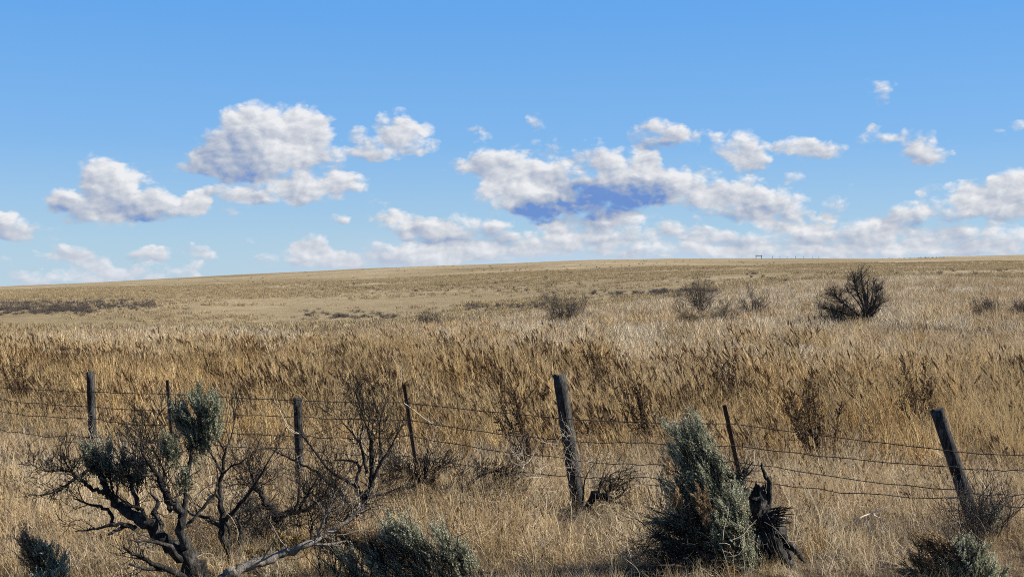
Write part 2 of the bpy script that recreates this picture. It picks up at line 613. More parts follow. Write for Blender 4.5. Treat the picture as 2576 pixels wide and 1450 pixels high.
def tuft(name, coll, mat, n, h, spread, wid, curl, lean, seed, hvar=.35, plume=None, segs=4, pfrac=0.0, pmat=None):
    rng = np.random.default_rng(seed)
    mb, pm = MB(), MB()
    for _ in range(n):
        r = spread * math.sqrt(rng.uniform())
        a = rng.uniform(0, 2 * math.pi)
        hh = h * rng.uniform(1 - hvar, 1 + hvar * .5)
        usep = plume if rng.uniform() < pfrac else None
        blade(mb, rng, (r * math.cos(a), r * math.sin(a), -.03), hh, np.array(lean), curl, wid * rng.uniform(.6, 1.3), segs, usep, pm)
    nb = sum(len(a) for a in mb.q)
    if pm.n:
        mb.add(np.concatenate(pm.v), np.concatenate(pm.q))
    me = mb.mesh(name, mat, smooth=False)
    if pm.n:
        me.materials.append(pmat)
        mi = np.zeros(len(me.polygons), int)
        mi[nb:] = 1
        me.polygons.foreach_set('material_index', mi.tolist())
    o = bpy.data.objects.new(name, me)
    coll.objects.link(o)
    return o


def scatter(name, coll, pts, rot, scl, idx, label=None, cat='grass'):
    me = bpy.data.meshes.new(name)
    me.from_pydata(pts.tolist(), [], [])
    a = me.attributes.new('rot', 'FLOAT_VECTOR', 'POINT'); a.data.foreach_set('vector', rot.astype(np.float32).ravel())
    a = me.attributes.new('scl', 'FLOAT_VECTOR', 'POINT'); a.data.foreach_set('vector', scl.astype(np.float32).ravel())
    a = me.attributes.new('idx', 'INT', 'POINT'); a.data.foreach_set('value', idx.astype(np.int32))
    o = link(bpy.data.objects.new(name, me))
    g = bpy.data.node_groups.new(name + ' scatter', 'GeometryNodeTree')
    g.interface.new_socket('Geometry', in_out='INPUT', socket_type='NodeSocketGeometry')
    g.interface.new_socket('Geometry', in_out='OUTPUT', socket_type='NodeSocketGeometry')
    gi, go = g.nodes.new('NodeGroupInput'), g.nodes.new('NodeGroupOutput')
    ci = g.nodes.new('GeometryNodeCollectionInfo')
    ci.inputs[0].default_value = coll
    ci.inputs['Separate Children'].default_value = True
    ci.inputs['Reset Children'].default_value = True
    ip = g.nodes.new('GeometryNodeInstanceOnPoints')
    ip.inputs['Pick Instance'].default_value = True

    def att(nm, typ):
        a_ = g.nodes.new('GeometryNodeInputNamedAttribute')
        a_.data_type = typ
        a_.inputs[0].default_value = nm
        return a_.outputs[0]
    g.links.new(gi.outputs[0], ip.inputs['Points'])
    g.links.new(ci.outputs[0], ip.inputs['Instance'])
    g.links.new(att('idx', 'INT'), ip.inputs['Instance Index'])
    g.links.new(att('rot', 'FLOAT_VECTOR'), ip.inputs['Rotation'])
    g.links.new(att('scl', 'FLOAT_VECTOR'), ip.inputs['Scale'])
    g.links.new(ip.outputs[0], go.inputs[0])
    md = o.modifiers.new('scatter', 'NODES')
    md.node_group = g
    tag(o, label, cat, kind='stuff')
    return o


def vnoise(x, y, s, seed):
    """cheap smooth value noise 0..1 for patches"""
    r = np.random.default_rng(seed).uniform(0, 1, (64, 64))
    fx, fy = x / s + 1000, y / s + 1000
    ix, iy = np.floor(fx).astype(int), np.floor(fy).astype(int)
    tx, ty = fx - ix, fy - iy
    tx, ty = tx * tx * (3 - 2 * tx), ty * ty * (3 - 2 * ty)
    g = lambda a, b: r[a % 64, b % 64]
    return (g(ix, iy) * (1 - tx) * (1 - ty) + g(ix + 1, iy) * tx * (1 - ty) + g(ix, iy + 1) * (1 - tx) * ty + g(ix + 1, iy + 1) * tx * ty)


def field(rng, y0, y1, dens, half=.46, pad=3.0):
    """random points of a wedge of land in front of the viewer, dens per square metre"""
    area = half * (y1 ** 2 - y0 ** 2) + 2 * pad * (y1 - y0)
    n = int(area * dens)
    y = np.sqrt(rng.uniform(y0 ** 2, y1 ** 2, n))
    x = rng.uniform(-1, 1, n) * (half * y + pad)
    return x, y


def place(name, coll, ntypes, rng, x, y, s, label, lean=0.0, hz=None, cat='grass'):
    n = len(x)
    pts = np.stack([x, y, ground(x, y)], 1)
    rot = np.stack([rng.normal(0, .06, n), rng.normal(0, .06, n) - lean, rng.uniform(-.7, .7, n)], 1)
    scl = np.stack([s, s, s * (hz if hz is not None else rng.uniform(.85, 1.15, n))], 1)
    return scatter(name, coll, pts, rot, scl, ntypes if isinstance(ntypes, np.ndarray) else rng.integers(0, ntypes, n), label, cat)


def colln(nm):
    return bpy.data.collections.new(nm)


LEAN = (-.22, .0, 0)
rng = np.random.default_rng(7)
# near: pale tangled straw on the roadside
c1 = colln('straw kinds')
for i in range(7):
    tuft('t%02d' % i, c1, M['pale'], 64, .35, .20, .0047, 1.0, (-.12, 0, 0), 100 + i, segs=6, hvar=.6)
for i in range(7, 10):
    tuft('t%02d' % i, c1, M['golden'], 30, .42, .16, .0042, .6, (-.2, 0, 0), 100 + i, segs=5, hvar=.5, plume=(.07, .010, 12), pfrac=.35, pmat=M['seed'])
for i in range(10, 12):
    tuft('t%02d' % i, c1, M['bright'], 14, .52, .26, .0052, 1.6, (-.1, 0, 0), 100 + i, segs=7, hvar=.6)
for i in range(12, 15):
    tuft('t%02d' % i, c1, M['bright'], 9, .50, .22, .0052, .55, (-.15, 0, 0), 100 + i, segs=6, hvar=.5)
x, y = field(rng, 6.5, 15.5, 50, half=.5)
x2, y2 = field(rng, 15.5, 22, 12, half=.46)
x, y = np.concatenate([x, x2]), np.concatenate([y, y2])
s = (.50 + .8 * vnoise(x, y, .8, 3)) * (.74 + .26 * sstep(9.6, 11.4, y))
s = np.where((x > 1.2) & (x < 2.35) & (y < 10.6), s * .55, s)
s = np.where((x > -2.0) & (x < -.2) & (y < 9.6), s * .5, s)
s = np.where((x < -2.9) & (x > -4.0) & (y < 9.6), s * .5, s)
s = np.where((x > 2.6) & (x < 4.4) & (y < 9.6), s * .55, s)
for (qx, qy) in ((.62, 12.3), (4.1, 11.3), (-2.45, 14.5)):
    s = np.where((np.abs(x - qx) < .35) & (y < qy + .1) & (y > qy - 1.6), s * .5, s)
keep = (vnoise(x, y, .45, 4) > .12)
x, y, s = x[keep], y[keep], s[keep]
place('straw_grass', c1, 15, rng, x, y, s, 'pale tangled straw grass covering the ground around the fence')

# tall golden grass behind the fence
c2 = colln('golden kinds')
for i in range(7):
    tuft('t%02d' % i, c2, M['golden'], 48, .85, .17, .0085, .34, LEAN, 200 + i, plume=(.13, .013, 12), pfrac=.22, pmat=M['seed'], hvar=.6)
for i in range(7, 10):
    tuft('t%02d' % i, c2, M['pale'], 40, .72, .20, .007, .6, LEAN, 200 + i, hvar=.6)
for i in range(10, 12):
    tuft('t%02d' % i, c2, M['golden'], 13, .92, .16, .008, .34, (-.36, 0, 0), 200 + i, plume=(.19, .024, 50), pfrac=.6, pmat=M['seed'], hvar=.45)
x, y = field(rng, 14.2, 46, 13, half=.45)
fence_y = 13.6 - x * .46
keep = y > fence_y + 1.2 + 1.5 * vnoise(x, y, 1.7, 5)
edge = 37 + 10 * (vnoise(x, y, 6, 9) - .5) - 11 * sstep(-.12, .15, x / y)
keep &= y < edge + rng.uniform(-12, 12, len(x)) * rng.uniform(.2, 1, len(x))
keep &= .6 * vnoise(x, y, 1.3, 12) + .4 * vnoise(x, y, .5, 13) > .30
x, y = x[keep], y[keep]
s = (.45 + .85 * vnoise(x, y, .9, 6) * (.5 + .5 * vnoise(x, y, 4, 7)) + .1) * (.7 + .3 * sstep(0, 7, y - (13.6 - x * .46)))
dark = vnoise(x, y, 1.4, 14) + .5 * vnoise(x, y, 6, 15) + rng.uniform(-.5, .5, len(x)) > .84
palep = (vnoise(x, y, 2.6, 16) + .45 * sstep(14, 30, y) * sstep(-.15, .1, x / y) + rng.uniform(-.3, .3, len(x))) > .92
kinds = np.where(dark & ~palep, rng.integers(10, 12, len(x)), np.where(palep, rng.integers(7, 10, len(x)), rng.integers(0, 8, len(x))))
place('tall_golden_grass', c2, kinds, rng, x, y, s, 'tall golden grass with brown seed heads leaning left behind the fence')

# paler grass further out
c3 = colln('bleached kinds')
for i in range(6):
    tuft('t%02d' % i, c3, M['silver'], 60, .62, .33, .015, .55, LEAN, 300 + i, hvar=.5)
for i in range(6, 8):
    tuft('t%02d' % i, c3, M['golden'], 50, .62, .3, .014, .35, LEAN, 300 + i, hvar=.4, plume=(.16, .02, 8), pfrac=.4, pmat=M['seed'])
x, y = field(rng, 22, 105, 4.6, half=.45)
u = x / y
back = 58 + 44 * sstep(-.05, .3, u) + 8 * (vnoise(x, y, 9, 21) - .5)
front = 34 - 9 * sstep(-.12, .15, u) + 6 * (vnoise(x, y, 6, 22) - .5)
keep = (y < back) & (y > front - 4)
x, y = x[keep], y[keep]
s = .6 + .55 * vnoise(x, y, 4, 23)
place('bleached_grass', c3, 8, rng, x, y, s, 'bleached pale grass on the rise beyond the golden grass')

# short cover of the far slope
c4 = colln('far kinds')
for i in range(6):
    tuft('t%02d' % i, c4, M['far'], 34, .34, .45, .035, .5, (-.15, 0, 0), 400 + i, hvar=.5, segs=3)
x, y = field(rng, 50, 360, .8, half=.45)
keep = .9 * vnoise(x / 2.5, y, 34, 30) + .5 * vnoise(x, y, 11, 31) + .3 * vnoise(x, y, 3.5, 32) + rng.uniform(-.2, .2, len(x)) > .78
x, y = x[keep], y[keep]
s = .6 + .7 * vnoise(x, y, 5, 33)
place('short_grass', c4, 6, rng, x, y, s, 'short dry grass speckling the far slope')


# ------------------------------------------------------------------ branches
def smooth_path(pts, k=4):
    pts = np.asarray(pts, float)
    n = len(pts)
    if n < 3:
        t = np.linspace(0, 1, k + 1)[:, None]
        return pts[0] * (1 - t) + pts[-1] * t
    out = []
    for i in range(n - 1):
        p0, p1, p2, p3 = pts[max(i - 1, 0)], pts[i], pts[i + 1], pts[min(i + 2, n - 1)]
        for j in range(k):
            t = j / k
            out.append(.5 * ((2 * p1) + (-p0 + p2) * t + (2 * p0 - 5 * p1 + 4 * p2 - p3) * t * t + (-p0 + 3 * p1 - 3 * p2 + p3) * t ** 3))
    out.append(pts[-1])
    return np.array(out)


def grow(mb, rng, p, d, L, r, lvl, up=.25, kink=.19, nch=(3, 5), pull=None):
    """a twig with children; lvl 0 is the last order"""
    k = 5 if lvl else 4
    pts, rad = [np.array(p, float)], [r]
    d = np.array(d, float)
    st = L / k
    q = np.array(p, float)
    for i in range(k):
        d = d + rng.normal(0, kink, 3) + np.array([0, 0, up]) / k
        if pull is not None:
            d = d + np.array(pull) / k
        d /= np.linalg.norm(d)
        q = q + d * st
        pts.append(q.copy())
        rad.append(max(r * (1 - .68 * (i + 1) / k), .0021))
    mb.tube(pts, rad, 5 if r > .006 else 3, cap=False)
    if lvl:
        for _ in range(rng.integers(nch[0], nch[1] + 1)):
            t = rng.uniform(.25, 1)
            i = min(int(t * k), k - 1)
            b = pts[i] + (pts[i + 1] - pts[i]) * (t * k - i)
            dd = (pts[i + 1] - pts[i]) / st + rng.normal(0, .62, 3)
            grow(mb, rng, b, dd / np.linalg.norm(dd), L * rng.uniform(.45, .75), rad[i] * .62, lvl - 1, up, kink, nch, pull)


def zone1(x, y): return x * .3784, 901.6 + y * .3784
def zone2(x, y): return 772.6 + x * .3784, 901.6 + y * .3784
def zone3(x, y): return 1545.6 + x * .4, 901.6 + y * .4


def limb(mb, rng, conv, pts, d0, d1, twigs=0, tl=.16, lvl=1, tfrom=.35, sides=8, up=.35, kink=.2, dj=.03, ext=0, rmin=.0022, spread=.6):
    """a hand laid limb: (x, y, width) points seen from the road, at real distances d0..d1, with twigs along it"""
    n = len(pts)
    ws, rs = [], []
    for i, (x, y, w_) in enumerate(pts):
        X, Y = conv(x, y)
        d = d0 + (d1 - d0) * i / (n - 1) + (rng.uniform(-dj, dj) if 0 < i else 0)
        ws.append(P(X, Y, d))
        rs.append(1.08 * w_ * (.4 if conv is zone3 else .3784) / 2 / F * d)
    path = smooth_path(ws, 4)
    rr = np.interp(np.linspace(0, n - 1, len(path)), range(n), rs)
    rr = np.maximum(rr, rmin)
    path[1:-1] += rng.normal(0, 1, path[1:-1].shape) * rr[1:-1, None] * .35
    mb.tube(path, rr, sides, rough=.13, rng=rng)
    L = len(path)
    for _ in range(int(twigs * .72)):
        t = rng.uniform(tfrom, 1) * (L - 1.01)
        i = int(t)
        b = path[i] + (path[i + 1] - path[i]) * (t - i)
        tan = path[i + 1] - path[i]
        tan /= np.linalg.norm(tan)
        dd = tan * .7 + rng.normal(0, spread, 3)
        dd /= np.linalg.norm(dd)
        grow(mb, rng, b, dd, tl * rng.uniform(.6, 1.9), min(rr[i] * .5, .0055), lvl, up, kink)
    if ext:
        tan = path[-1] - path[-2]
        tan /= np.linalg.norm(tan)
        for _ in range(ext):
            dd = tan + rng.normal(0, .35, 3)
            grow(mb, rng, path[-1], dd / np.linalg.norm(dd), tl * rng.uniform(.8, 1.6), rr[-1] * .8, lvl, up, kink)
    return path


def spike(mb, rng, p, d, L, n, ll, lw):
    """a leafy shoot: small leaves spiralling up a stem"""
    d = np.array(d, float) / np.linalg.norm(d)
    a = np.cross(d, [0.3, 1, .2]); a /= np.linalg.norm(a)
    b = np.cross(d, a)
    bend = rng.normal(0, .12, 3) * L
    k = np.arange(n)
    t = ((k + rng.uniform(0, 1, n)) / n)[:, None]
    c = p + d * L * t + bend * t * t
    th = (k * 2.4 + rng.uniform(-.4, .4, n))[:, None]
    o = a * np.cos(th) + b * np.sin(th)
    s_ = -a * np.sin(th) + b * np.cos(th)
    ax = d * rng.uniform(.6, 1.1, (n, 1)) + o * rng.uniform(.4, .9, (n, 1))
    ax /= np.linalg.norm(ax, axis=1)[:, None]
    l_ = ll * rng.uniform(.6, 1.25, (n, 1)) * (1 - .4 * t)
    w_ = lw * rng.uniform(.7, 1.2, (n, 1))
    v = np.stack([c, c + ax * l_ * .55 + s_ * w_ * .5, c + ax * l_, c + ax * l_ * .55 - s_ * w_ * .5], 1).reshape(-1, 3)
    mb.add(v, np.arange(4 * n).reshape(-1, 4))


def leaves(mb, rng, conv, ells, d, dirn, L=.10, n=17, ll=.021, lw=.008, dens=1.0, depth=None, stems=None):
    """leafy shoots filling rounded clumps: (x, y, rx, ry) of each clump"""
    sc = .4 if conv is zone3 else .3784
    for (x, y, rx, ry) in ells:
        X, Y = conv(x, y)
        c = P(X, Y, d)
        ax, az = rx * sc / F * d * 1.12, ry * sc / F * d * 1.12
        ay = depth if depth else min(ax, az) * .9
        cnt = int(dens * 8500 * (ax * az + ax * ay + ay * az) / 3 * 3)
        cnt = cnt + 26
        size = np.array([ax, ay, az])
        subs = []
        for _ in range(max(4, int(cnt / 17))):      # sprays: tight bundles of shoots with gaps between them
            v = rng.normal(0, 1, 3)
            v /= np.linalg.norm(v)
            sd = np.array(dirn) * 1.1 + v * .55 + rng.normal(0, .16, 3)
            subs.append((c + v * size * rng.uniform(.25, 1.12) ** .6, sd / np.linalg.norm(sd), rng.uniform(.7, 1.35)))
        for _ in range(cnt):
            p0, sd, sz = subs[rng.integers(len(subs))]
            tt = rng.uniform(-.6, .6)
            p = p0 + sd * L * sz * tt + rng.normal(0, 1, 3) * .017 * sz * (1.1 - .8 * tt)
            dd = sd + rng.normal(0, .17, 3)
            dd /= np.linalg.norm(dd)
            spike(mb, rng, p - dd * L * .5, dd, L * rng.uniform(.45, .95), n, ll, lw)
            if stems is not None and rng.uniform() < .35:
                stems.tube([p - dd * L * 1.2, p - dd * L * .3, p + dd * L * .2], [.0022, .0018, .0012], 3, cap=False)


def plant(name, label, cat, base, parts, group=None):
    t = empty(name, tuple(base))
    tag(t, label, cat, group)
    for nm, mb, mat in parts:
        if mb.n:
            mb.build(nm, mat, t)
    return t


def base_of(X, Y=None, d=None):
    d = d or hit(X, Y)
    x = (X - CX) / F * d
    return np.array([x, d, gz(x, d)])


# ------------------------------------------------------------------ fence
def build_fence():
    rng = np.random.default_rng(11)
    root = empty('barbed_wire_fence', tuple(base_of(1460, d=12.4)))
    tag(root, 'sagging barbed wire fence with leaning wooden and rusty steel posts crossing the dry grass', 'fence')
    # wooden posts: top x,y, foot x,y, half widths, distance
    wood = [(227, 934, 237, 1190, 20, 15.8, 'upright grey wooden post at the left end of the fence'),
            (749, 1001, 757, 1262, 22, 14.5, 'cracked grey wooden post behind the bare shrubs'),
            (1407, 941, 1462, 1312, 33, 12.3, 'thick dark wooden post leaning left beside a small dead bush'),
            (2356, 1029, 2466, 1362, 34, 11.3, 'round wooden post leaning strongly left above the sagebrush')]
    for (x0, y0, x1, y1, w_, d, lab) in wood:
        a, b = P(x1, y1, d), P(x0, y0, d)
        foot = a + (a - b) * .12
        r = w_ / 2 / F * d
        k = 14
        sides = 14
        mb = MB()
        lobes = rng.uniform(-.14, .12, sides)
        pts = [foot + (b - foot) * i / (k - 1) for i in range(k)]
        axis = (b - foot) / np.linalg.norm(b - foot)
        ref = np.cross(axis, [0, 1, 0]); ref /= np.linalg.norm(ref)
        ref2 = np.cross(axis, ref)
        vs, fs = [], []
        for i, p in enumerate(pts):
            lobes = lobes * .9 + rng.uniform(-.03, .03, sides)
            for j in range(sides):
                th = j * 2 * math.pi / sides + .1 * i / k
                rj = r * (1.0 + lobes[j]) * (1.06 - .08 * i / k)
                off = (rng.uniform(-.022, .014) if i == k - 1 else 0)
                vs.append(p + ref * math.cos(th) * rj + ref2 * math.sin(th) * rj + axis * off)
        for i in range(k - 1):
            for j in range(sides):
                j2 = (j + 1) % sides
                fs.append((i * sides + j, i * sides + j2, (i + 1) * sides + j2, (i + 1) * sides + j))
        vs.append(pts[-1] - axis * .006)
        c = len(vs) - 1
        for j in range(sides):
            fs.append(((k - 1) * sides + j, (k - 1) * sides + (j + 1) % sides, c))
        mb.add(vs, fs)
        o = mb.build('wooden_post', M['post'], root, smooth=False)
        o['label'] = lab
    steel = [(420, 955, 436, 1150, 15.5, 'thin rusty steel post partly hidden by green sage'),
             (1016, 965, 1048, 1180, 13.2, 'thin rusty steel post above the bent dead shrub'),
             (1822, 1018, 1868, 1230, 12.0, 'thin rusty steel post between the tall sagebrush and the stump')]
    for (x0, y0, x1, y1, d, lab) in steel:
        a, b = P(x1, y1, d), P(x0, y0, d)
        foot = a + (a - b) * .25
        axis = (b - foot) / np.linalg.norm(b - foot)
        sx_ = np.cross(axis, [0, 1, 0]); sx_ /= np.linalg.norm(sx_)
        sy_ = np.cross(sx_, axis)
        ang_ = .55
        ex = sx_ * math.cos(ang_) + sy_ * math.sin(ang_)
        ey = -sx_ * math.sin(ang_) + sy_ * math.cos(ang_)
        mb = MB()
        # T section: flange and web
        W_, T_, D_ = .021, .004, .030
        prof = [(-W_, -T_), (W_, -T_), (W_, T_), (T_, T_), (T_, D_), (-T_, D_), (-T_, T_), (-W_, T_)]
        vs = [foot + ex * u_ + ey * v_ for u_, v_ in prof] + [b + ex * u_ + ey * v_ for u_, v_ in prof]
        fs = [(j, (j + 1) % 8, 8 + (j + 1) % 8, 8 + j) for j in range(8)] + [(15, 14, 13, 12, 11, 10, 9, 8)]
        mb.add(vs, fs)
        L = np.linalg.norm(b - foot)
        for i in range(int(L / .05)):      # studs
            c = foot + axis * (.04 + i * .05) - ey * .007
            mb.add([c - ex * .006 - axis * .004, c + ex * .006 - axis * .004, c + ex * .006 + axis * .004, c - ex * .006 + axis * .004,
                    c + ey * .005 - ex * .007 - axis * .006, c + ey * .005 + ex * .007 - axis * .006, c + ey * .005 + ex * .007 + axis * .006, c + ey * .005 - ex * .007 + axis * .006],
                   [(0, 1, 2, 3), (0, 4, 5, 1), (1, 5, 6, 2), (2, 6, 7, 3), (3, 7, 4, 0)])
        o = mb.build('steel_post', M['rust'], root, smooth=False)
        o['label'] = lab
    # wires (columns and rows of the 1024 wide frame), distances along the fence line
    cols = [-60, 0, 93, 168, 299, 407, 563, 648, 732, 956, 1024, 1090]
    dist = [17.0, 16.5, 15.72, 15.45, 14.42, 13.15, 12.22, 12.1, 11.94, 11.2, 11.1, 11.0]
    rows = [[384, 387, 391.5, 393.5, 400, 402, 418, 422, 423.3, 450.8, 454.8, 459],
            [396, 399, 406, 410, 416, 420, 439.6, 442, 445, 466.8, 469, 472],
            [409, 411, 418, 425, 436, 435, 457.7, 463.7, 460, 490, 494, 497],
            [425, 429, 436, 441, 448, 455, 474, 476.8, 477.7, 498, 506, 511]]
    k = 2576 / 1024
    for wi, rw in enumerate(rows):
        anchors = [P(c * k, r_ * k, d) for c, r_, d in zip(cols, rw, dist)]
        for j in range(1, len(anchors) - 1):
            anchors[j] = anchors[j] + np.array([0, -.0 if cols[j] == 648 else 0, 0])
        pts = []
        for j in range(len(anchors) - 1):
            a, b = anchors[j], anchors[j + 1]
            for t in np.linspace(0, 1, 10, endpoint=False):
                sag = (.008 + .008 * wi) * 4 * t * (1 - t)
                pts.append(a * (1 - t) + b * t - np.array([0, 0, sag]))
        pts.append(anchors[-1])
        pts = np.array(pts)
        pts[:, 2] += rng.normal(0, .0025 + .002 * wi, len(pts))
        mb = MB()
        mb.tube(pts, [.0042] * len(pts), 4, cap=False)
        seg = np.cumsum(np.r_[0, np.linalg.norm(np.diff(pts, axis=0), axis=1)])
        s_ = .06
        while s_ < seg[-1]:
            c = np.array([np.interp(s_, seg, pts[:, q]) for q in range(3)])
            for sg in (1, -1):
                v = rng.normal(0, 1, 3); v[0] *= .4; v /= np.linalg.norm(v)
                mb.tube([c - v * .016, c + v * .016], [.0024, .0016], 3, cap=False)
            s_ += .13
        o = mb.build('wire', M['wire'], root)
        o['label'] = ['top barbed wire', 'second barbed wire from the top', 'slack third barbed wire', 'lowest barbed wire crossing the straw'][wi]
    # wire staples / ties wrapped round each wooden post
    return root


build_fence()


# ------------------------------------------------------------------ foreground shrubs, left group
def shrub_a():
    rng = np.random.default_rng(21)
    b, g, tw = MB(), MB(), MB()
    z = zone1
    d = 9.25
    limb(b, rng, z, [(1360, 1520, 170), (1300, 1400, 130), (1190, 1280, 100), (1080, 1190, 84), (980, 1085, 72), (870, 1030, 60), (765, 955, 52), (710, 880, 42), (690, 800, 34), (640, 720, 26), (640, 640, 14)], d, d + .1, 6, .14, sides=12)
    limb(b, rng, z, [(1350, 1560, 120), (1290, 1400, 90), (1225, 1230, 66), (1200, 1110, 52), (1205, 1010, 50), (1150, 960, 44), (1100, 880, 36), (1060, 780, 32), (1000, 700, 24), (955, 640, 16), (935, 540, 8)], d, d - .2, 22, .18, 2, .4, 10, ext=4)
    limb(b, rng, z, [(1210, 1080, 44), (1235, 960, 34), (1240, 860, 30), (1252, 760, 28), (1265, 680, 26), (1275, 590, 18), (1290, 450, 9)], d, d + .15, 8, .14, 1, .3, 10)
    limb(b, rng, z, [(900, 1115, 30), (830, 1100, 28), (760, 1100, 24), (640, 1125, 15), (560, 1138, 10), (500, 1145, 6)], d, d - .2, 5, .1, 1, .5)
    limb(b, rng, z, [(840, 1110, 26), (780, 1135, 20), (720, 1165, 14)], d, d - .15)
    limb(b, rng, z, [(760, 1095, 22), (725, 1020, 22), (650, 980, 18), (560, 952, 13), (490, 925, 7)], d, d + .2, 7, .12, 1, .3)
    limb(b, rng, z, [(700, 900, 34), (620, 860, 26), (560, 820, 22), (500, 765, 17), (440, 740, 12), (370, 742, 7)], d, d - .2, 18, .15, 2, .3, ext=3)
    limb(b, rng, z, [(625, 710, 20), (560, 760, 20), (480, 810, 17), (400, 870, 12), (290, 905, 6)], d + .05, d - .3, 26, .11, 1, .2, ext=3, up=.05)
    limb(b, rng, z, [(930, 1000, 34), (900, 900, 26), (870, 820, 22), (830, 760, 18), (800, 700, 12)], d, d + .2, 8, .12, 1)
    limb(b, rng, z, [(790, 960, 18), (750, 880, 12), (740, 820, 10), (700, 760, 8)], d, d + .1, 4, .1)
    limb(b, rng, z, [(1090, 1190, 34), (1060, 1080, 30), (1025, 1020, 28), (1050, 950, 24), (1010, 905, 14), (1000, 860, 6)], d, d + .25, 6, .12)
    limb(b, rng, z, [(1000, 1100, 26), (940, 1000, 24), (850, 965, 18), (780, 900, 12), (800, 800, 8)], d, d - .1, 8, .12)
    limb(b, rng, z, [(1240, 1110, 26), (1290, 1060, 20), (1380, 960, 18), (1440, 870, 12), (1440, 700, 6)], d, d + .1, 6, .1)
    limb(b, rng, z, [(1140, 1010, 30), (1100, 930, 24), (1090, 800, 18), (1080, 720, 10), (1000, 560, 5)], d, d + .1, 14, .16, 1, ext=2)
    limb(b, rng, z, [(1200, 1340, 40), (1130, 1250, 28), (1010, 1210, 20), (900, 1210, 10)], d - .1, d - .4, 6, .12)
    limb(b, rng, z, [(1230, 1460, 46), (1080, 1380, 34), (980, 1340, 28), (880, 1290, 18), (820, 1250, 8)], d - .2, d - .4, 12, .14, 1)
    limb(b, rng, z, [(1090, 1400, 28), (960, 1390, 20), (860, 1360, 10)], d - .2, d - .5, 8, .12)
    # dense bristling twigs around the crown
    for (x, y, n) in ((960, 620, 10), (1020, 720, 7), (560, 800, 5), (1090, 860, 6), (700, 840, 4), (1180, 900, 4), (450, 740, 4)):
        X, Y = z(x, y)
        for _ in range(n):
            dd = np.array([-.25, 0, 1]) + rng.normal(0, .5, 3)
            grow(b, rng, P(X + rng.normal(0, 8), Y + rng.normal(0, 8), d + rng.normal(0, .08)), dd / np.linalg.norm(dd), rng.uniform(.12, .26), .003, 1, .3)
    dn = (-.25, 0, 1)
    leaves(g, rng, z, [(1330, 290, 75, 85), (1390, 330, 75, 90), (1220, 360, 70, 60), (1300, 400, 110, 90), (1240, 480, 80, 60), (1340, 500, 90, 70), (1320, 590, 50, 45), (1400, 440, 55, 60)], d + .15, dn, dens=.55, stems=b)
    leaves(g, rng, z, [(1130, 520, 42, 60), (1120, 590, 50, 45), (1150, 640, 50, 45)], d + .05, dn, dens=.55)
    leaves(g, rng, z, [(640, 610, 65, 55), (720, 620, 50, 70), (650, 690, 60, 50), (720, 720, 55, 50), (590, 620, 35, 35)], d + .1, dn, dens=.55, stems=b)
    leaves(g, rng, z, [(830, 690, 60, 50), (890, 740, 60, 55), (800, 740, 50, 40), (900, 790, 35, 25), (920, 700, 30, 30)], d + .15, dn, dens=.5, stems=b)
    leaves(g, rng, z, [(1230, 770, 50, 40), (1200, 800, 30, 25)], d + .05, dn, dens=.3)
    plant('sagebrush', 'large twisted sagebrush with four dark green leaf clumps on bare grey limbs at left front', 'shrub',
          base_of(515, d=d), [('trunk', b, M['bark']), ('foliage', g, M['sage_dark'])])


def shrub_b():
    rng = np.random.default_rng(22)
    b = MB(); z = zone1; d = 9.9
    limb(b, rng, z, [(1530, 1420, 60), (1525, 1330, 50), (1490, 1230, 46), (1468, 1140, 44), (1480, 1050, 38), (1465, 950, 32), (1465, 850, 28), (1480, 750, 24), (1490, 650, 18), (1505, 590, 13), (1540, 520, 9), (1560, 400, 5)], d, d + .1, 16, .16, 1, .3, 10, ext=3)
    limb(b, rng, z, [(1495, 620, 12), (1465, 560, 9), (1440, 490, 6), (1425, 420, 4)], d, d - .1, 7, .12, ext=2)
    limb(b, rng, z, [(1480, 760, 18), (1420, 660, 12), (1385, 600, 6)], d, d + .2, 8, .12, ext=2)
    limb(b, rng, z, [(1490, 760, 14), (1550, 705, 10), (1600, 690, 7), (1640, 655, 4)], d, d - .1, 5, .1)
    limb(b, rng, z, [(1505, 1075, 28), (1600, 960, 22), (1680, 860, 17), (1740, 760, 12), (1800, 650, 6)], d, d - .2, 12, .2, 1, .2, ext=3)
    limb(b, rng, z, [(1460, 1120, 26), (1400, 1060, 22), (1300, 1040, 18), (1230, 1010, 12), (1180, 1060, 6)], d, d + .15, 9, .12)
    limb(b, rng, z, [(1500, 1080, 20), (1530, 1150, 18), (1520, 1190, 10)], d, d - .1)
    limb(b, rng, z, [(1500, 1060, 20), (1600, 1010, 16), (1700, 985, 12), (1790, 1000, 6)], d, d + .2, 12, .14)
    limb(b, rng, z, [(1465, 940, 16), (1420, 900, 14), (1350, 980, 12), (1270, 1080, 8)], d, d - .2, 5, .1)
    limb(b, rng, z, [(1600, 1230, 24), (1600, 1120, 20), (1570, 1050, 10)], d + .2, d + .3, 8, .12)
    for _ in range(16):
        X, Y = z(rng.uniform(1560, 1800), rng.uniform(1120, 1260))
        grow(b, rng, P(X, Y, d + .5), (rng.normal(0, .6), rng.normal(0, .4), .7), rng.uniform(.15, .3), .004, 2, .1)
    plant('dead_shrub', 'tall thin bare shrub with one crooked upright stem right of the green leaf clumps', 'shrub', base_of(580, d=d), [('branches', b, M['bark'])])


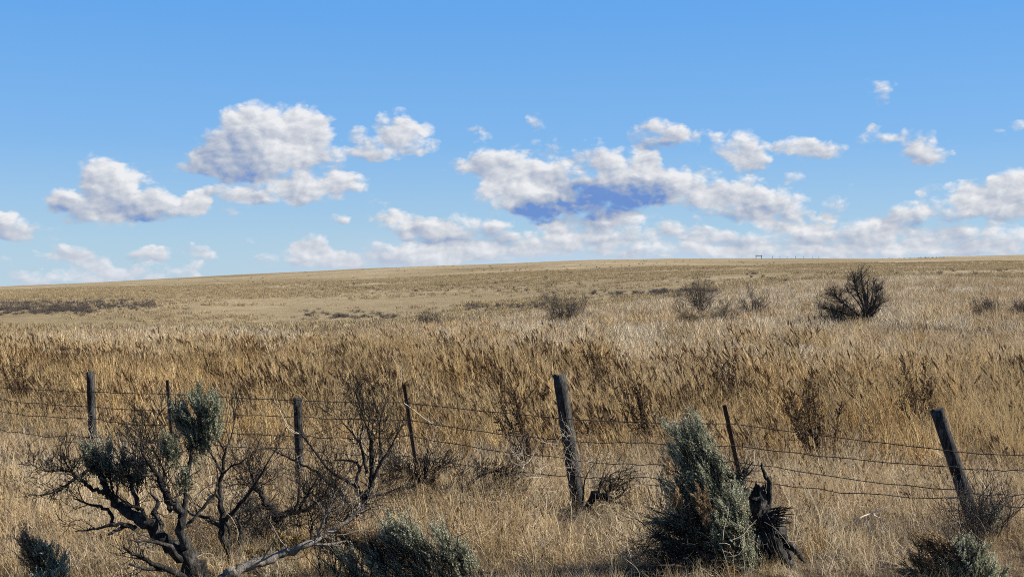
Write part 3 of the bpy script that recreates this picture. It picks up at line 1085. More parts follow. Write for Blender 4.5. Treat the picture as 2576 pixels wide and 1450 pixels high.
def shrub_c():
    rng = np.random.default_rng(23)
    b = MB(); z = zone1; d = 10.9
    limb(b, rng, z, [(1905, 1240, 70), (1885, 1150, 66), (1860, 1080, 56), (1820, 1020, 46), (1770, 950, 38), (1720, 880, 28), (1700, 840, 18), (1660, 740, 8)], d, d - .1, 22, .2, 2, .45, 10, ext=5)
    limb(b, rng, z, [(1870, 1050, 44), (1900, 1030, 36), (1960, 1015, 30), (2050, 1000, 24), (2120, 940, 16), (2180, 860, 8)], d, d + .15, 18, .2, 2, .3, ext=3)
    limb(b, rng, z, [(1990, 1010, 22), (2020, 940, 18), (2060, 880, 14), (2140, 740, 5)], d, d - .2, 12, .18, 1, ext=2)
    limb(b, rng, z, [(1960, 1015, 20), (1990, 900, 14), (1990, 780, 8), (1950, 700, 4)], d, d + .2, 10, .18, 1)
    for (x, y, n) in ((1690, 850, 16), (1640, 780, 8), (2100, 900, 8), (1740, 1150, 8), (2050, 1050, 6), (2160, 1020, 8)):
        X, Y = z(x, y)
        for _ in range(n):
            dd = np.array([.1, 0, .6]) + rng.normal(0, .6, 3)
            grow(b, rng, P(X + rng.normal(0, 14), Y + rng.normal(0, 12), d + rng.normal(0, .12)), dd / np.linalg.norm(dd), rng.uniform(.15, .34), .0036, 1, .2)
    plant('dead_shrub', 'forked bare black shrub in front of the cracked grey wooden post', 'shrub', base_of(718, d=d), [('branches', b, M['twig'])])


def shrub_d():
    rng = np.random.default_rng(24)
    b = MB(); z = zone2; d = 11.5
    limb(b, rng, z, [(372, 1150, 44), (370, 1080, 40), (372, 1000, 42), (385, 930, 50), (412, 890, 42), (430, 800, 34), (432, 650, 26), (420, 520, 18), (385, 410, 10), (350, 320, 5)], d, d + .1, 26, .2, 2, .35, 10, ext=4)
    limb(b, rng, z, [(425, 850, 30), (455, 760, 24), (490, 680, 20), (545, 610, 12), (600, 500, 6), (640, 430, 3)], d, d - .1, 18, .2, 1, .35, ext=3)
    limb(b, rng, z, [(485, 690, 18), (495, 620, 15), (480, 520, 11), (490, 400, 6), (520, 300, 3)], d, d + .2, 14, .18, 1, .3, ext=3)
    limb(b, rng, z, [(372, 920, 40), (340, 870, 34), (322, 840, 28), (345, 740, 22), (330, 690, 17), (260, 672, 12), (180, 672, 6)], d, d + .2, 10, .16, 1, .4)
    limb(b, rng, z, [(335, 862, 26), (230, 790, 22), (150, 740, 18), (85, 660, 14), (20, 580, 10), (-40, 500, 7), (-120, 430, 4)], d, d - .2, 12, .2, 1, .3, ext=2)
    limb(b, rng, z, [(400, 760, 22), (372, 640, 18), (335, 540, 13), (260, 450, 8), (210, 390, 4)], d, d + .1, 16, .18, 1, .3, ext=3)
    limb(b, rng, z, [(368, 1020, 26), (290, 965, 22), (180, 850, 20), (60, 750, 17), (-60, 690, 14), (-160, 640, 10), (-240, 600, 5)], d, d - .3, 12, .16, 1, .3)
    limb(b, rng, z, [(400, 925, 20), (500, 900, 14), (600, 862, 9), (690, 815, 4)], d, d + .1, 14, .14, 1, .2)
    for (x, y, n) in ((420, 420, 8), (500, 420, 7), (300, 480, 7), (560, 560, 5), (360, 300, 5)):
        X, Y = z(x, y)
        for _ in range(n):
            dd = np.array([-.1, 0, 1]) + rng.normal(0, .35, 3)
            grow(b, rng, P(X + rng.normal(0, 12), Y + rng.normal(0, 10), d + rng.normal(0, .1)), dd / np.linalg.norm(dd), rng.uniform(.15, .3), .003, 1, .3)
    plant('dead_shrub', 'bare tree-shaped shrub with spreading forked crown left of the middle steel post', 'shrub', base_of(912, d=d), [('branches', b, M['bark'])])


def log_():
    rng = np.random.default_rng(25)
    b = MB(); z = zone1; d = 9.0
    limb(b, rng, z, [(1430, 1500, 66), (1520, 1425, 66), (1640, 1385, 60), (1770, 1340, 58), (1900, 1295, 48), (2020, 1240, 42), (2150, 1170, 36), (2260, 1110, 26), (2340, 1050, 14), (2400, 980, 6)], d, d + .5, 10, .2, 1, .5, 12, ext=2)
    limb(b, rng, z, [(1740, 1335, 14), (1790, 1260, 10), (1830, 1200, 5)], d, d - .1)
    limb(b, rng, z, [(2050, 1225, 26), (2180, 1235, 20), (2300, 1210, 10)], d + .3, d + .4, 6, .15)
    limb(b, rng, z, [(2110, 1190, 20), (2140, 1090, 14), (2190, 1010, 6)], d + .3, d + .1, 8, .16)
    limb(b, rng, z, [(1920, 1280, 12), (1850, 1180, 8), (1790, 1070, 4)], d + .2, d + .2)
    o = b.build('fallen_branch', M['silver_wood'], None, base=base_of(640, d=d))
    tag(o, 'bleached silver fallen branch slanting up to the right at the bottom edge', 'branch')


def mound_e():
    rng = np.random.default_rng(26)
    g, br, st = MB(), MB(), MB()
    z = zone2; d = 9.35
    dn = (-.45, 0, 1)
    leaves(g, rng, z, [(600, 1080, 60, 70), (680, 1140, 80, 80), (620, 1200, 90, 90), (740, 1240, 90, 80), (700, 1330, 120, 90), (880, 1200, 60, 70), (960, 1280, 90, 80), (1040, 1330, 60, 80), (930, 1380, 110, 70), (330, 1300, 80, 60), (250, 1370, 120, 60), (560, 1380, 140, 60)], d, (-.7, 0, 1), dens=.42, stems=st, L=.17, n=20, ll=.021)
    leaves(br, rng, z, [(260, 1130, 60, 50), (330, 1170, 80, 60), (420, 1210, 80, 70), (520, 1170, 60, 50), (470, 1290, 80, 60), (640, 1230, 60, 60), (150, 1200, 60, 40)], d + .12, dn, dens=.7, stems=st, L=.11)
    for _ in range(70):
        X, Y = z(rng.uniform(60, 1050), 1480)
        grow(st, rng, P(X, Y, d + rng.uniform(-.2, .3)), (rng.normal(-.2, .4), rng.normal(0, .3), 1), rng.uniform(.2, .45), .005, 1, .3)
    plant('sagebrush', 'low spreading grey green sagebrush mound with brown tips at bottom centre left', 'shrub', base_of(1010, d=d),
          [('foliage', g, M['sage']), ('seed_spikes', br, M['sage_brown']), ('stems', st, M['twig'])])


def bent(name, label, z, d, baseX, limbs, fans, seed, mat='twig'):
    rng = np.random.default_rng(seed)
    b = MB()
    for pts, tw, tl, ex in limbs:
        limb(b, rng, z, pts, d, d + rng.uniform(-.15, .15), tw, tl, 1, .2, ext=ex, up=.15)
    for (x, y, n, dx, dz, L) in fans:
        X, Y = z(x, y)
        for _ in range(n):
            dd = np.array([dx, rng.normal(0, .3), dz]) + rng.normal(0, .4, 3)
            grow(b, rng, P(X + rng.normal(0, 9), Y + rng.normal(0, 7), d + rng.normal(0, .1)), dd / np.linalg.norm(dd), L * rng.uniform(.5, 1.2), .0035, 1, .25, .32)
    plant(name, label, 'shrub', base_of(baseX, d=d), [('branches', b, M[mat])])


def mid_dead():
    bent('dead_shrub', 'bent dead shrub arching left at the foot of the middle steel post', zone2, 12.4, 1135,
         [([(965, 1060, 34), (955, 960, 36), (925, 880, 46), (860, 835, 54), (790, 805, 44), (720, 780, 30), (650, 740, 18), (590, 710, 8)], 36, .2, 4),
          ([(830, 815, 26), (850, 760, 18), (900, 700, 9)], 14, .16, 3), ([(790, 800, 20), (780, 700, 12), (800, 620, 5)], 12, .14, 3),
          ([(760, 800, 20), (700, 850, 14), (600, 880, 6)], 10, .14, 2)],
         [(740, 780, 34, -.9, .5, .26), (650, 740, 24, -.9, .3, .24), (800, 740, 20, .1, 1, .2), (880, 740, 16, .5, .9, .18), (760, 840, 14, -.3, -.5, .2), (600, 800, 20, -.8, .0, .2)], 31)
    bent('dead_shrub', 'low fan of dark dead twigs in the straw left of the thick leaning post', zone2, 12.5, 1190,
         [([(1010, 1010, 26), (1030, 900, 22), (1100, 810, 18), (1190, 760, 14), (1290, 750, 10), (1400, 790, 5)], 30, .2, 3),
          ([(1280, 920, 20), (1330, 860, 16), (1400, 800, 6)], 14, .18, 2), ([(1060, 880, 16), (1160, 850, 12), (1250, 860, 6)], 16, .18, 2)],
         [(1050, 860, 16, -.2, 1, .22), (1150, 790, 20, .3, .8, .2), (1280, 800, 24, .6, .5, .22), (1350, 840, 14, .8, .3, .18), (1200, 880, 18, .4, .2, .22)], 32)
    bent('dead_shrub', 'small curled dead bush touching the right side of the thick leaning post', zone2, 12.0, 1500,
         [([(1860, 1010, 40), (1875, 955, 44), (1920, 915, 50), (1970, 910, 50), (2010, 940, 40)], 0, .1, 0),
          ([(1990, 925, 30), (2015, 850, 22), (2010, 780, 12), (2060, 750, 5)], 14, .16, 3), ([(1930, 910, 18), (1950, 830, 12), (1970, 760, 5)], 8, .12, 2),
          ([(1830, 960, 14), (1840, 850, 10), (1860, 770, 6), (1910, 700, 3)], 3, .12, 1), ([(2000, 950, 24), (2090, 900, 14), (2140, 820, 5)], 12, .14, 3),
          ([(2010, 950, 20), (2110, 960, 12), (2210, 970, 4)], 12, .12, 2)],
         [(2010, 870, 16, .3, 1, .18), (2060, 900, 14, .9, .5, .2), (1980, 930, 10, -.2, 1, .14)], 33)
    bent('dead_shrub', 'thicket of fine dead twigs between the forked shrub and the fallen branch', zone1, 10.6, 830,
         [([(2150, 1200, 18), (2170, 1080, 14), (2200, 960, 8), (2230, 860, 4)], 22, .26, 4), ([(2060, 1200, 16), (2080, 1090, 12), (2040, 980, 5)], 18, .24, 3),
          ([(2250, 1180, 16), (2300, 1060, 12), (2380, 960, 5)], 18, .24, 3)],
         [(2150, 1100, 12, .1, .8, .3), (2280, 1080, 10, .2, .8, .3), (2000, 1120, 8, -.3, .7, .28), (1750, 1200, 8, -.2, .6, .28)], 34)


def big_sage():
    rng = np.random.default_rng(41)
    g, st, br, dk = MB(), MB(), MB(), MB()
    z = zone3; d = 9.7
    dn = (-.55, 0, 1)
    E = [(400, 440, 50, 60), (470, 470, 80, 80), (535, 480, 60, 80), (600, 570, 50, 90), (460, 560, 100, 80), (550, 620, 90, 90), (400, 650, 80, 70), (480, 720, 110, 80),
         (600, 740, 90, 90), (420, 780, 80, 60), (560, 830, 90, 80), (680, 860, 90, 100), (600, 940, 110, 90), (440, 890, 110, 70), (740, 950, 95, 110), (520, 1000, 130, 70),
         (700, 1060, 120, 110), (780, 1120, 75, 110), (600, 1100, 120, 80), (780, 1220, 75, 90), (360, 960, 90, 45)]
    leaves(g, rng, z, E, d, dn, dens=.42, stems=st, L=.17, ll=.021, n=20)
    leaves(br, rng, z, [(540, 860, 30, 60), (370, 870, 50, 25), (550, 930, 24, 40), (330, 660, 16, 40)], d - .14, dn, dens=.5, L=.09)
    # drooping dark fronds at the lower left
    leaves(dk, rng, z, [(330, 1010, 90, 35), (420, 1070, 120, 45), (280, 1150, 70, 40), (380, 1180, 130, 60), (500, 1190, 130, 70), (640, 1220, 130, 90), (340, 1260, 110, 40), (460, 1290, 150, 60), (640, 1340, 160, 60)], d + .1, (-.9, 0, .45), dens=.5, L=.17, stems=st)
    limb(st, rng, z, [(760, 1420, 80), (720, 1250, 60), (640, 1080, 44), (580, 900, 32), (540, 700, 20), (500, 520, 8)], d + .05, d + .1, 30, .2, 1, .1)
    limb(st, rng, z, [(740, 1400, 60), (620, 1260, 40), (480, 1180, 26), (340, 1130, 14), (220, 1120, 5)], d, d - .2, 30, .2, 1, .1)
    limb(st, rng, z, [(720, 1400, 50), (580, 1330, 34), (420, 1300, 20), (260, 1300, 6)], d, d - .3, 26, .2, 1, .1)
    limb(st, rng, z, [(700, 1200, 34), (560, 1080, 24), (420, 1000, 14), (270, 960, 5)], d, d - .2, 26, .18, 1, .1)
    for _ in range(90):
        X, Y = z(rng.uniform(330, 840), rng.uniform(1180, 1420))
        grow(st, rng, P(X, Y, d - rng.uniform(-.3, .15)), (rng.normal(-.7, .4), rng.normal(0, .3), .5), rng.uniform(.15, .35), .004, 1, .1)
    plant('sagebrush', 'tall leafy grey green sagebrush leaning left in front of the right steel post', 'shrub', base_of(1850, d=d),
          [('foliage', g, M['sage']), ('dark_fronds', dk, M['sage_dark']), ('seed_spikes', br, M['sage_brown']), ('stems', st, M['bark'])])


def stump():
    rng = np.random.default_rng(42)
    b = MB(); z = zone3; d = 9.95
    limb(b, rng, z, [(985, 1440, 290), (970, 1320, 245), (950, 1200, 195), (935, 1080, 160), (925, 980, 130), (915, 910, 108), (905, 860, 84), (900, 838, 60)], d, d, 0, sides=16)
    limb(b, rng, z, [(955, 960, 46), (970, 890, 34), (978, 800, 30), (968, 760, 28), (945, 720, 22), (930, 680, 15), (922, 655, 8)], d, d - .05, sides=9, dj=.01)
    limb(b, rng, z, [(985, 1060, 70), (1040, 1110, 56), (1100, 1170, 44), (1160, 1230, 30), (1200, 1280, 12)], d, d - .15, sides=9)
    limb(b, rng, z, [(1000, 1040, 90), (1050, 1180, 110), (1090, 1300, 120), (1120, 1440, 130)], d + .05, d, sides=12)
    limb(b, rng, z, [(1000, 1150, 70), (1060, 1240, 50), (1110, 1330, 40), (1150, 1420, 20)], d - .05, d - .25, sides=9)
    limb(b, rng, z, [(900, 1100, 60), (880, 1240, 50), (900, 1360, 40)], d - .05, d - .2, sides=9)
    limb(b, rng, z, [(880, 900, 40), (830, 850, 34), (790, 810, 40), (760, 760, 50), (720, 740, 40), (690, 710, 14)], d + .1, d + .3, 22, .12, 1, .3)
    limb(b, rng, z, [(860, 880, 30), (800, 790, 34), (790, 740, 30), (840, 690, 8)], d + .15, d + .25, 20, .12, 1, .2)
    for _ in range(22):      # jagged top
        X, Y = z(rng.uniform(872, 945), rng.uniform(835, 880))
        p = P(X, Y, d + rng.uniform(-.06, .06))
        b.tube([p, p + np.array([rng.normal(0, .01), 0, .05]), p + np.array([rng.normal(0, .02), rng.normal(0, .01), rng.uniform(.05, .10)])], [.016, .011, .003], 5, cap=False)
    for _ in range(34):
        x, y = rng.uniform(960, 1030), rng.uniform(940, 1060)
        X, Y = z(x, y)
        dd = np.array([1.0, -.2, rng.uniform(-.15, .7)]) + rng.normal(0, .2, 3)
        L = rng.uniform(.06, .2)
        p = P(X, Y, d - .06)
        dd /= np.linalg.norm(dd)
        b.tube([p, p + dd * L * .6 + rng.normal(0, .006, 3), p + dd * L], [.007, .005, .001], 4, cap=False)
    for _ in range(60):
        x, y = rng.uniform(690, 830), rng.uniform(720, 850)
        X, Y = z(x, y)
        grow(b, rng, P(X, Y, d + rng.uniform(.05, .35)), rng.normal(0, 1, 3), rng.uniform(.05, .11), .005, 1, .0)
    for _ in range(80):   # long splinters down the trunk
        t = rng.uniform(0, 1)
        x, y = 925 + 60 * t + rng.uniform(-50, 50), 960 + 380 * t
        X, Y = z(x, y)
        p = P(X, Y, d - .10 - .06 * t)
        dd = np.array([rng.uniform(-.1, .45), -.05, -1]); dd /= np.linalg.norm(dd)
        L = rng.uniform(.1, .25)
        b.tube([p, p + dd * L * .5 + rng.normal(0, .01, 3), p + dd * L], [.004, .006, .002], 4, cap=False)
    o = b.build('dead_stump', M['bark'], None, base=base_of(1930, d=d))
    tag(o, 'black splintered dead stump with one upright horn branch beside the tall sagebrush', 'stump')


def corner_plants():
    rng = np.random.default_rng(43)
    g, st, dk = MB(), MB(), MB()
    z = zone3; d = 9.3
    leaves(g, rng, z, [(2200, 1200, 90, 60), (2280, 1230, 100, 80), (2180, 1290, 110, 80), (2300, 1330, 140, 80), (2100, 1340, 90, 60), (2240, 1400, 200, 50)], d, (-.1, 0, 1), dens=.75, stems=st, L=.1)
    leaves(dk, rng, z, [(1960, 1130, 60, 40), (1900, 1240, 50, 40), (2010, 1180, 80, 50), (1900, 1330, 60, 50), (2000, 1300, 80, 50), (2060, 1130, 60, 30)], d, (-.8, 0, .8), dens=.6, stems=st, L=.14)
    for _ in range(24):
        X, Y = z(rng.uniform(1880, 2300), rng.uniform(1300, 1400))
        grow(st, rng, P(X, Y, d + rng.uniform(-.2, .2)), (rng.normal(-.4, .4), rng.normal(0, .3), 1), rng.uniform(.15, .34), .0045, 1, .1)
    plant('sagebrush', 'dark round sagebrush at the bottom right below the strongly leaning post', 'shrub', base_of(2440, d=d),
          [('foliage', g, M['sage']), ('seed_spikes', dk, M['sage_brown']), ('stems', st, M['twig'])])
    st = MB(); g = MB(); d = 10.9
    for (x, n) in ((2290, 60), (2400, 30), (2220, 14)):
        for _ in range(n):
            X, Y = z(x + rng.normal(0, 45), 1120 + rng.normal(0, 25))
            grow(st, rng, P(X, Y, d + rng.uniform(-.3, .3)), (rng.normal(0, .35), rng.normal(0, .3), 1), rng.uniform(.2, .45), .0035, 1, .15)
    leaves(g, rng, z, [(2390, 960, 50, 40), (2360, 1010, 40, 30)], d, (0, 0, 1), dens=.2)
    plant('twiggy_bush', 'thin grey twiggy bush wrapped around the foot of the strongly leaning post', 'shrub', base_of(2490, d=d),
          [('foliage', g, M['sage_dark']), ('branches', st, M['far_twig'])])
    g, br, st = MB(), MB(), MB(); z = zone1; d = 9.3
    leaves(br, rng, z, [(180, 1220, 42, 50), (210, 1280, 55, 50), (250, 1330, 60, 60), (280, 1390, 70, 60)], d, (-.6, 0, 1), dens=1.0, stems=st, L=.12)
    leaves(g, rng, z, [(300, 1270, 30, 40), (330, 1330, 50, 50), (370, 1380, 60, 60), (390, 1440, 80, 50), (280, 1450, 90, 50)], d - .05, (0, 0, 1), dens=.8, stems=st, L=.09)
    plant('sagebrush', 'small sagebrush with rusty brown spikes at the bottom left corner', 'shrub', base_of(110, d=d),
          [('foliage', g, M['sage']), ('seed_spikes', br, M['sage_brown']), ('stems', st, M['twig'])])
    g, st = MB(), MB(); d = 9.75
    leaves(g, rng, z, [(1900, 1210, 60, 25), (1860, 1250, 60, 25), (1980, 1200, 60, 25), (2020, 1240, 50, 20), (1680, 1290, 50, 22), (1880, 1180, 30, 14), (1740, 1290, 40, 20)], d, (0, 0, 1), dens=.7, stems=st, L=.05, ll=.012)
    plant('rabbitbrush', 'low yellow brown rabbitbrush behind the fallen silver branch', 'shrub', base_of(710, d=d),
          [('flower_heads', g, M['rabbit']), ('stems', st, M['twig'])])


shrub_a(); shrub_b(); shrub_c(); shrub_d(); log_(); mound_e(); mid_dead(); big_sage(); stump(); corner_plants()


# ------------------------------------------------------------------ bare bushes on the rise
def far_bush(X, Y, Hp, Wp, seed, label, stems=9, lean=-.1, lvl=3, d=None, group='bare bushes on the grassy rise'):
    rng = np.random.default_rng(seed)
    b = MB()
    d = d or hit(X, Y)
    base = base_of(X, d=d)
    h, w_ = Hp / F * d, Wp / F * d
    for i in range(stems):
        a = rng.uniform(0, 2 * math.pi)
        o = rng.uniform(0, 1)
        dd = np.array([math.cos(a) * o * w_ / h * .75 + lean, math.sin(a) * o * .5, 1.0])
        grow(b, rng, base + np.array([rng.normal(0, w_ * .06), rng.normal(0, .08), -.08]), dd / np.linalg.norm(dd), h * rng.uniform(.5, .75), .024, lvl, .3, .16, (4, 6))
    o = b.build('bare_bush', M['far_twig'], None, base=base)
    return tag(o, label, 'bush', group)


def rise_bushes():
    rng = np.random.default_rng(51)
    b = MB()
    d = 40.0
    z = lambda x, y: (1500 + x * .5823, 700 * .8587 + y * .5 * .8587 * 1.0)
    # crown shaped bush with a left lobe; pixel polylines in the 2576 frame
    def L(pts, tw, tl, lv=2, ext=5):
        ws = [P(x, y, d) for x, y, _ in pts]
        path = smooth_path(ws, 3)
        rr = np.interp(np.linspace(0, 1, len(path)), np.linspace(0, 1, len(pts)), [w / 2 / F * d for *_, w in pts])
        b.tube(path, rr, 6)
        for _ in range(tw):
            t = rng.uniform(.25, 1) * (len(path) - 1.01); i = int(t)
            tan = path[i + 1] - path[i]; tan /= np.linalg.norm(tan)
            dd = tan * .9 + rng.normal(0, .5, 3)
            grow(b, rng, path[i], dd / np.linalg.norm(dd), tl * rng.uniform(.6, 1.3), .010, lv, .35, .2, (4, 6))
        for _ in range(ext):
            dd = tan_ = path[-1] - path[-2]
            dd = tan_ / np.linalg.norm(tan_) + rng.normal(0, .4, 3)
            grow(b, rng, path[-1], dd / np.linalg.norm(dd), tl, .016, lv, .35, .2, (4, 6))
    for k in range(0, 11, 2):
        xt = 2174 + (k - 5) * 8
        L([(2184, 838, 5), (2184, 812, 4), (2184 + (xt - 2184) * .45, 765, 3), (xt, 700 + abs(k - 5) * 5 + rng.uniform(-8, 8), 1.5)], 12, .26, 1, 3)
    L([(2185, 838, 8), (2184, 815, 7), (2182, 790, 7), (2180, 760, 6), (2172, 725, 4), (2168, 700, 3)], 34, .36)
    L([(2184, 795, 6), (2200, 765, 4), (2205, 735, 3)], 24, .34)
    L([(2182, 785, 5), (2160, 745, 4), (2150, 710, 3)], 26, .34)
    L([(2184, 838, 5), (2183, 808, 5), (2200, 785, 4), (2212, 765, 2)], 26, .3)
    L([(2184, 838, 6), (2180, 812, 6), (2150, 785, 5), (2125, 765, 4), (2100, 745, 2)], 44, .36)
    L([(2182, 838, 5), (2170, 808, 5), (2130, 790, 4), (2085, 775, 2)], 34, .32)
    o = b.build('bare_bush', M['far_twig'], None, base=base_of(2185, d=d))
    tag(o, 'largest bare bush with round dark crown and lower left lobe on the rise', 'bush', 'bare bushes on the grassy rise')
    far_bush(1428, 826, 105, 125, 52, 'wide rounded bare bush near the middle of the rise', 18, d=50)
    far_bush(1765, 812, 105, 85, 53, 'grey bare bush right of the middle with ragged pale top', 9, d=50)
    far_bush(1740, 838, 80, 90, 59, 'low grey bush just below the ragged bush right of the middle', 8, d=42)
    far_bush(1815, 835, 70, 60, 60, 'small grey bush at the lower right of the ragged bush', 8, d=44)
    far_bush(1905, 815, 90, 90, 54, 'thin straggly bare bush left of the largest bush', 8, d=48)
    far_bush(1090, 820, 65, 80, 55, 'small dark bare bush above the middle steel post', 10, -.2, d=58)
    far_bush(2485, 826, 62, 80, 56, 'low grey bush on the far right of the rise', 14, d=44)
    far_bush(2572, 826, 60, 70, 57, 'grey bush cut by the right edge of the picture', 10, d=44)
    far_bush(2110, 835, 85, 110, 58, 'low dark bush at the left foot of the largest bush', 16, d=40)


rise_bushes()

# low dark scrub on the far slope: uncountable
c5 = colln('scrub kinds')
for i in range(4):
    rg = np.random.default_rng(500 + i)
    mb = MB()
    for _ in range(14):
        dd = np.array([rg.normal(0, .8), rg.normal(0, .8), .8])
        grow(mb, rg, (rg.normal(0, .15), rg.normal(0, .15), 0), dd / np.linalg.norm(dd), rg.uniform(.3, .5), .016, 1, .1, .3, (4, 6))
    ob = bpy.data.objects.new('s%02d' % i, mb.mesh('s%02d' % i, M['far_twig']))
    c5.objects.link(ob)


def patch(rng, X0, X1, Y, sp, n):
    xs = rng.uniform(X0, X1, n)
    ds = np.array([hit(a, Y + rng.normal(0, sp)) for a in xs])
    return (xs - CX) / F * ds, ds


rng = np.random.default_rng(61)
px, py = [], []
for (X0, X1, Y, sp, n) in [(-60, 390, 766, 8, 420), (-60, 230, 778, 7, 300), (1480, 1740, 739, 4, 60), (1170, 1400, 772, 5, 60), (1640, 1800, 735, 2, 60), (760, 1000, 796, 8, 60),
                           (2080, 2380, 648, 1.2, 160), (1500, 2000, 658, 4, 50), (2230, 2600, 850, 6, 160), (800, 1700, 672, 8, 120), (400, 1400, 716, 14, 160), (1700, 2576, 690, 12, 60)]:
    a, b_ = patch(rng, X0, X1, Y, sp, n)
    px.append(a); py.append(b_)
x, y = np.concatenate(px), np.concatenate(py)
place('low_scrub', c5, 4, rng, x, y, rng.uniform(.5, 1.3, len(x)), 'low dark scrub patches scattered over the far slope', hz=.8, cat='scrub')

# dark seed plants among the golden grass: the ones that stand out one by one
SEEDKIND = {}


def seed_plant(X, Y, Hp, seed, label):
    rng = np.random.default_rng(seed)
    st, hd = MB(), MB()
    d = None
    # the photo point is the top of the plant; put its foot where it would stand
    for dd_ in np.geomspace(14, 90, 300):
        x = (X - CX) / F * dd_
        if EYE + (HY - Y) / F * dd_ - gz(x, dd_) < Hp:
            d = dd_
            break
    d = d or 30
    base = base_of(X, d=d)
    Hp = Hp * 1.12
    for i in range(8):
        a = rng.uniform(0, 6.28)
        q = base + np.array([rng.normal(0, .05), rng.normal(0, .05), -.05])
        dr = np.array([-.28 + rng.normal(0, .16), rng.normal(0, .12), 1.0])
        dr /= np.linalg.norm(dr)
        L = Hp * rng.uniform(.75, 1.08)
        st.tube([q, q + dr * L * .5, q + dr * L], [.006, .005, .002], 3, cap=False)
        for k in range(26):
            t = rng.uniform(.35, 1.0)
            s_ = dr * .8 + rng.normal(0, .4, 3)
            spike(hd, rng, q + dr * L * t, s_, rng.uniform(.07, .16), 16, .03, .016)
    plant('seed_plant', label, 'plant', base, [('stems', st, M['seed']), ('seed_heads', hd, M['dark_seed'])], 'dark brown seed plants in the golden grass')


for a in [(2345, 925, 1.15, 71, 'tall dark brown seed plant just above the strongly leaning post'),
          (1352, 1030, .95, 72, 'dark brown seed plant just left of the thick leaning post'),
          (1525, 880, 1.0, 73, 'dark seed plant on the pale grass line right of the thick leaning post'),
          (72, 905, 1.0, 74, 'dark brown seed plant left of the first wooden post'),
          (188, 880, .95, 75, 'dark seed plant directly above the first wooden post'),
          (1145, 840, .95, 76, 'dark seed plant rising above the golden grass near the centre'),
          (1870, 900, 1.0, 77, 'brown seed plant up the slope from the right steel post'),
          (2060, 960, 1.0, 78, 'brown seed plant between the right steel post and the strongly leaning post'),
          (545, 900, .9, 79, 'brown seed plant above the green sage clump'),
          (2080, 1050, 1.0, 80, 'brown seed plant above the top wire right of the right steel post'),
          (1640, 960, 1.0, 81, 'brown seed plant above the top of the tall leafy sagebrush')]:
    seed_plant(*a)


# pale dead stalk lying in the straw, and curly dry stalks caught on the fence
def loose_sticks():
    rng = np.random.default_rng(91)
    def stick(pts, w_, name, label, cat='stick', extra=()):
        mb = MB()
        for pp in (pts,) + tuple(extra):
            ws = [P(x, y, d) for x, y, d in pp]
            path = smooth_path(ws, 5)
            mb.tube(path, np.linspace(w_, w_ * .35, len(path)), 5)
        o = mb.build(name, M['stalk'], None, base=P(*pts[0]))
        tag(o, label, cat)
    stick([(2152, 1313, 9.9), (2165, 1300, 9.9), (2190, 1290, 9.95), (2205, 1285, 9.9), (2232, 1273, 9.9)], .008, 'dead_stick', 'short bleached stick lying on straw between the stump and the strongly leaning post', extra=([(2195, 1288, 9.93), (2200, 1296, 9.93), (2214, 1301, 9.9)],))
    stick([(1016, 1013, 13.12), (1040, 1030, 13.1), (1065, 1050, 13.05), (1090, 1066, 13.0), (1108, 1074, 12.98), (1113, 1062, 12.97)], .006, 'dry_stalk', 'pale curved stalk caught on the middle steel post', 'stalk', extra=([(1075, 1058, 13.0), (1085, 1053, 13.0), (1087, 1050, 13)], [(1090, 1066, 13), (1102, 1058, 13), (1103, 1048, 13)]))
    stick([(1009, 968, 13.1), (1010, 945, 13.1), (1008, 922, 13.1)], .004, 'dry_stalk', 'thin upright pale stalk at the tip of the middle steel post', 'stalk')
    stick([(752, 1090, 14.2), (728, 1075, 14.2), (708, 1040, 14.2), (690, 1003, 14.2)], .006, 'dry_stalk', 'long pale stalk leaning on the cracked grey wooden post', 'stalk', extra=([(770, 1088, 14.1), (740, 1088, 14.15), (715, 1062, 14.2), (700, 1010, 14.2)],))


m, N = material('bleached stalk')
tc = N.n('ShaderNodeTexCoord')
finish(N, N.ramp(N.noise(tc.outputs['Object'], 20, 3), [(.3, (.38, .30, .20)), (.7, (.66, .56, .42))]), .8, .2)
M['stalk'] = m
loose_sticks()

# tumbleweed straw: curled pale stalks caught round the posts and lying in the grass
c6 = colln('curl kinds')
for i in range(6):
    rg = np.random.default_rng(600 + i)
    mb = MB()
    for _ in range(9):
        p = np.array([rg.normal(0, .1), rg.normal(0, .1), rg.uniform(0, .1)])
        d_ = rg.normal(0, 1, 3); d_[2] = abs(d_[2]) + .3; d_ /= np.linalg.norm(d_)
        curl = rg.normal(0, .5, 3)
        pts = [p.copy()]
        for k in range(8):
            d_ = d_ + curl * .35 + rg.normal(0, .15, 3); d_ /= np.linalg.norm(d_)
            p = p + d_ * rg.uniform(.03, .06)
            pts.append(p.copy())
        mb.tube(pts, np.linspace(.0021, .0010, len(pts)), 3, cap=False)
    ob = bpy.data.objects.new('c%02d' % i, mb.mesh('c%02d' % i, M['stalk']))
    c6.objects.link(ob)
rng = np.random.default_rng(63)
x, y = field(rng, 9.3, 15.5, 2.6, half=.46)
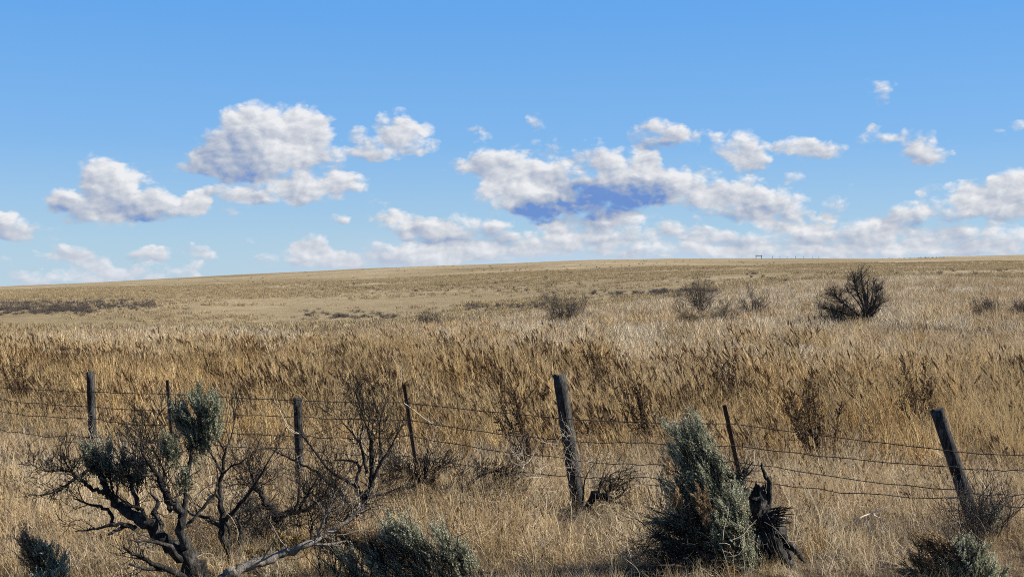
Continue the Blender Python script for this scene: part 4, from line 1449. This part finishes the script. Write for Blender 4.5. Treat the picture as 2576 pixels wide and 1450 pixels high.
keep = vnoise(x, y, 1.6, 41) > .42
x, y = x[keep], y[keep]
pts = np.stack([x, y, ground(x, y) + rng.uniform(0.02, .28, len(x))], 1)
# caught on the posts
ex = []
for (X, Y, d, n) in [(1432, 1080, 12.15, 2), (1440, 1130, 12.1, 4), (1450, 1180, 12.1, 2), (237, 1040, 15.6, 2), (236, 1070, 15.6, 2), (1340, 1180, 11.9, 5), (1300, 1140, 12.3, 3), (1480, 1130, 12.1, 2), (1800, 1410, 9.2, 2)]:
    for _ in range(n):
        ex.append(P(X + rng.normal(0, 16), Y + rng.normal(0, 16), d + rng.normal(0, .05)))
pts = np.concatenate([pts, np.array(ex)])
n = len(pts)
scatter('tangled_stalks', c6, pts, rng.uniform(-3.1, 3.1, (n, 3)), np.repeat(rng.uniform(.45, .85, n)[:, None], 3, 1), rng.integers(0, 6, n),
        'curled bleached stalks caught on posts and lying in the straw', 'stalks')


# ------------------------------------------------------------------ on the skyline
def skyline():
    d = CREST - 8
    mb = MB()
    base = base_of(1909, d=d)
    w_, h_ = 14 / F * d / 2, 6.0 / F * d + .25
    root = empty('gate_frame', tuple(base))
    for sx_ in (-1, 1):
        mb = MB()
        mb.tube([base + [sx_ * w_, 0, -.3], base + [sx_ * w_, 0, h_]], [.14, .13], 6)
        mb.build('post', M['post'], root)
    tag(root, 'tiny dark gateway frame of two posts and a beam on the skyline', 'gate')
    mb = MB()
    mb.tube([base + [-w_ - .25, 0, h_ + .1], base + [w_ + .25, 0, h_ + .1]], [.16, .16], 6)
    mb.build('beam', M['post'], root)
    first = None
    i = 0
    for X in (1943, 1962, 1980, 2001, 2022, 2043, 2060):
        b = base_of(X, d=d)
        if first is None:
            mb = MB()
            mb.tube([b + [0, 0, -.3], b + [.02, 0, 1.3]], [.09, .08], 6)
            first = o = mb.build('fence_post', M['post'], None, base=b)
        else:
            o = first.copy(); o.location = b; SC.collection.objects.link(o)
        tag(o, 'tiny distant post in the row on the skyline right of the gateway frame', 'post', 'distant posts on the skyline')


skyline()
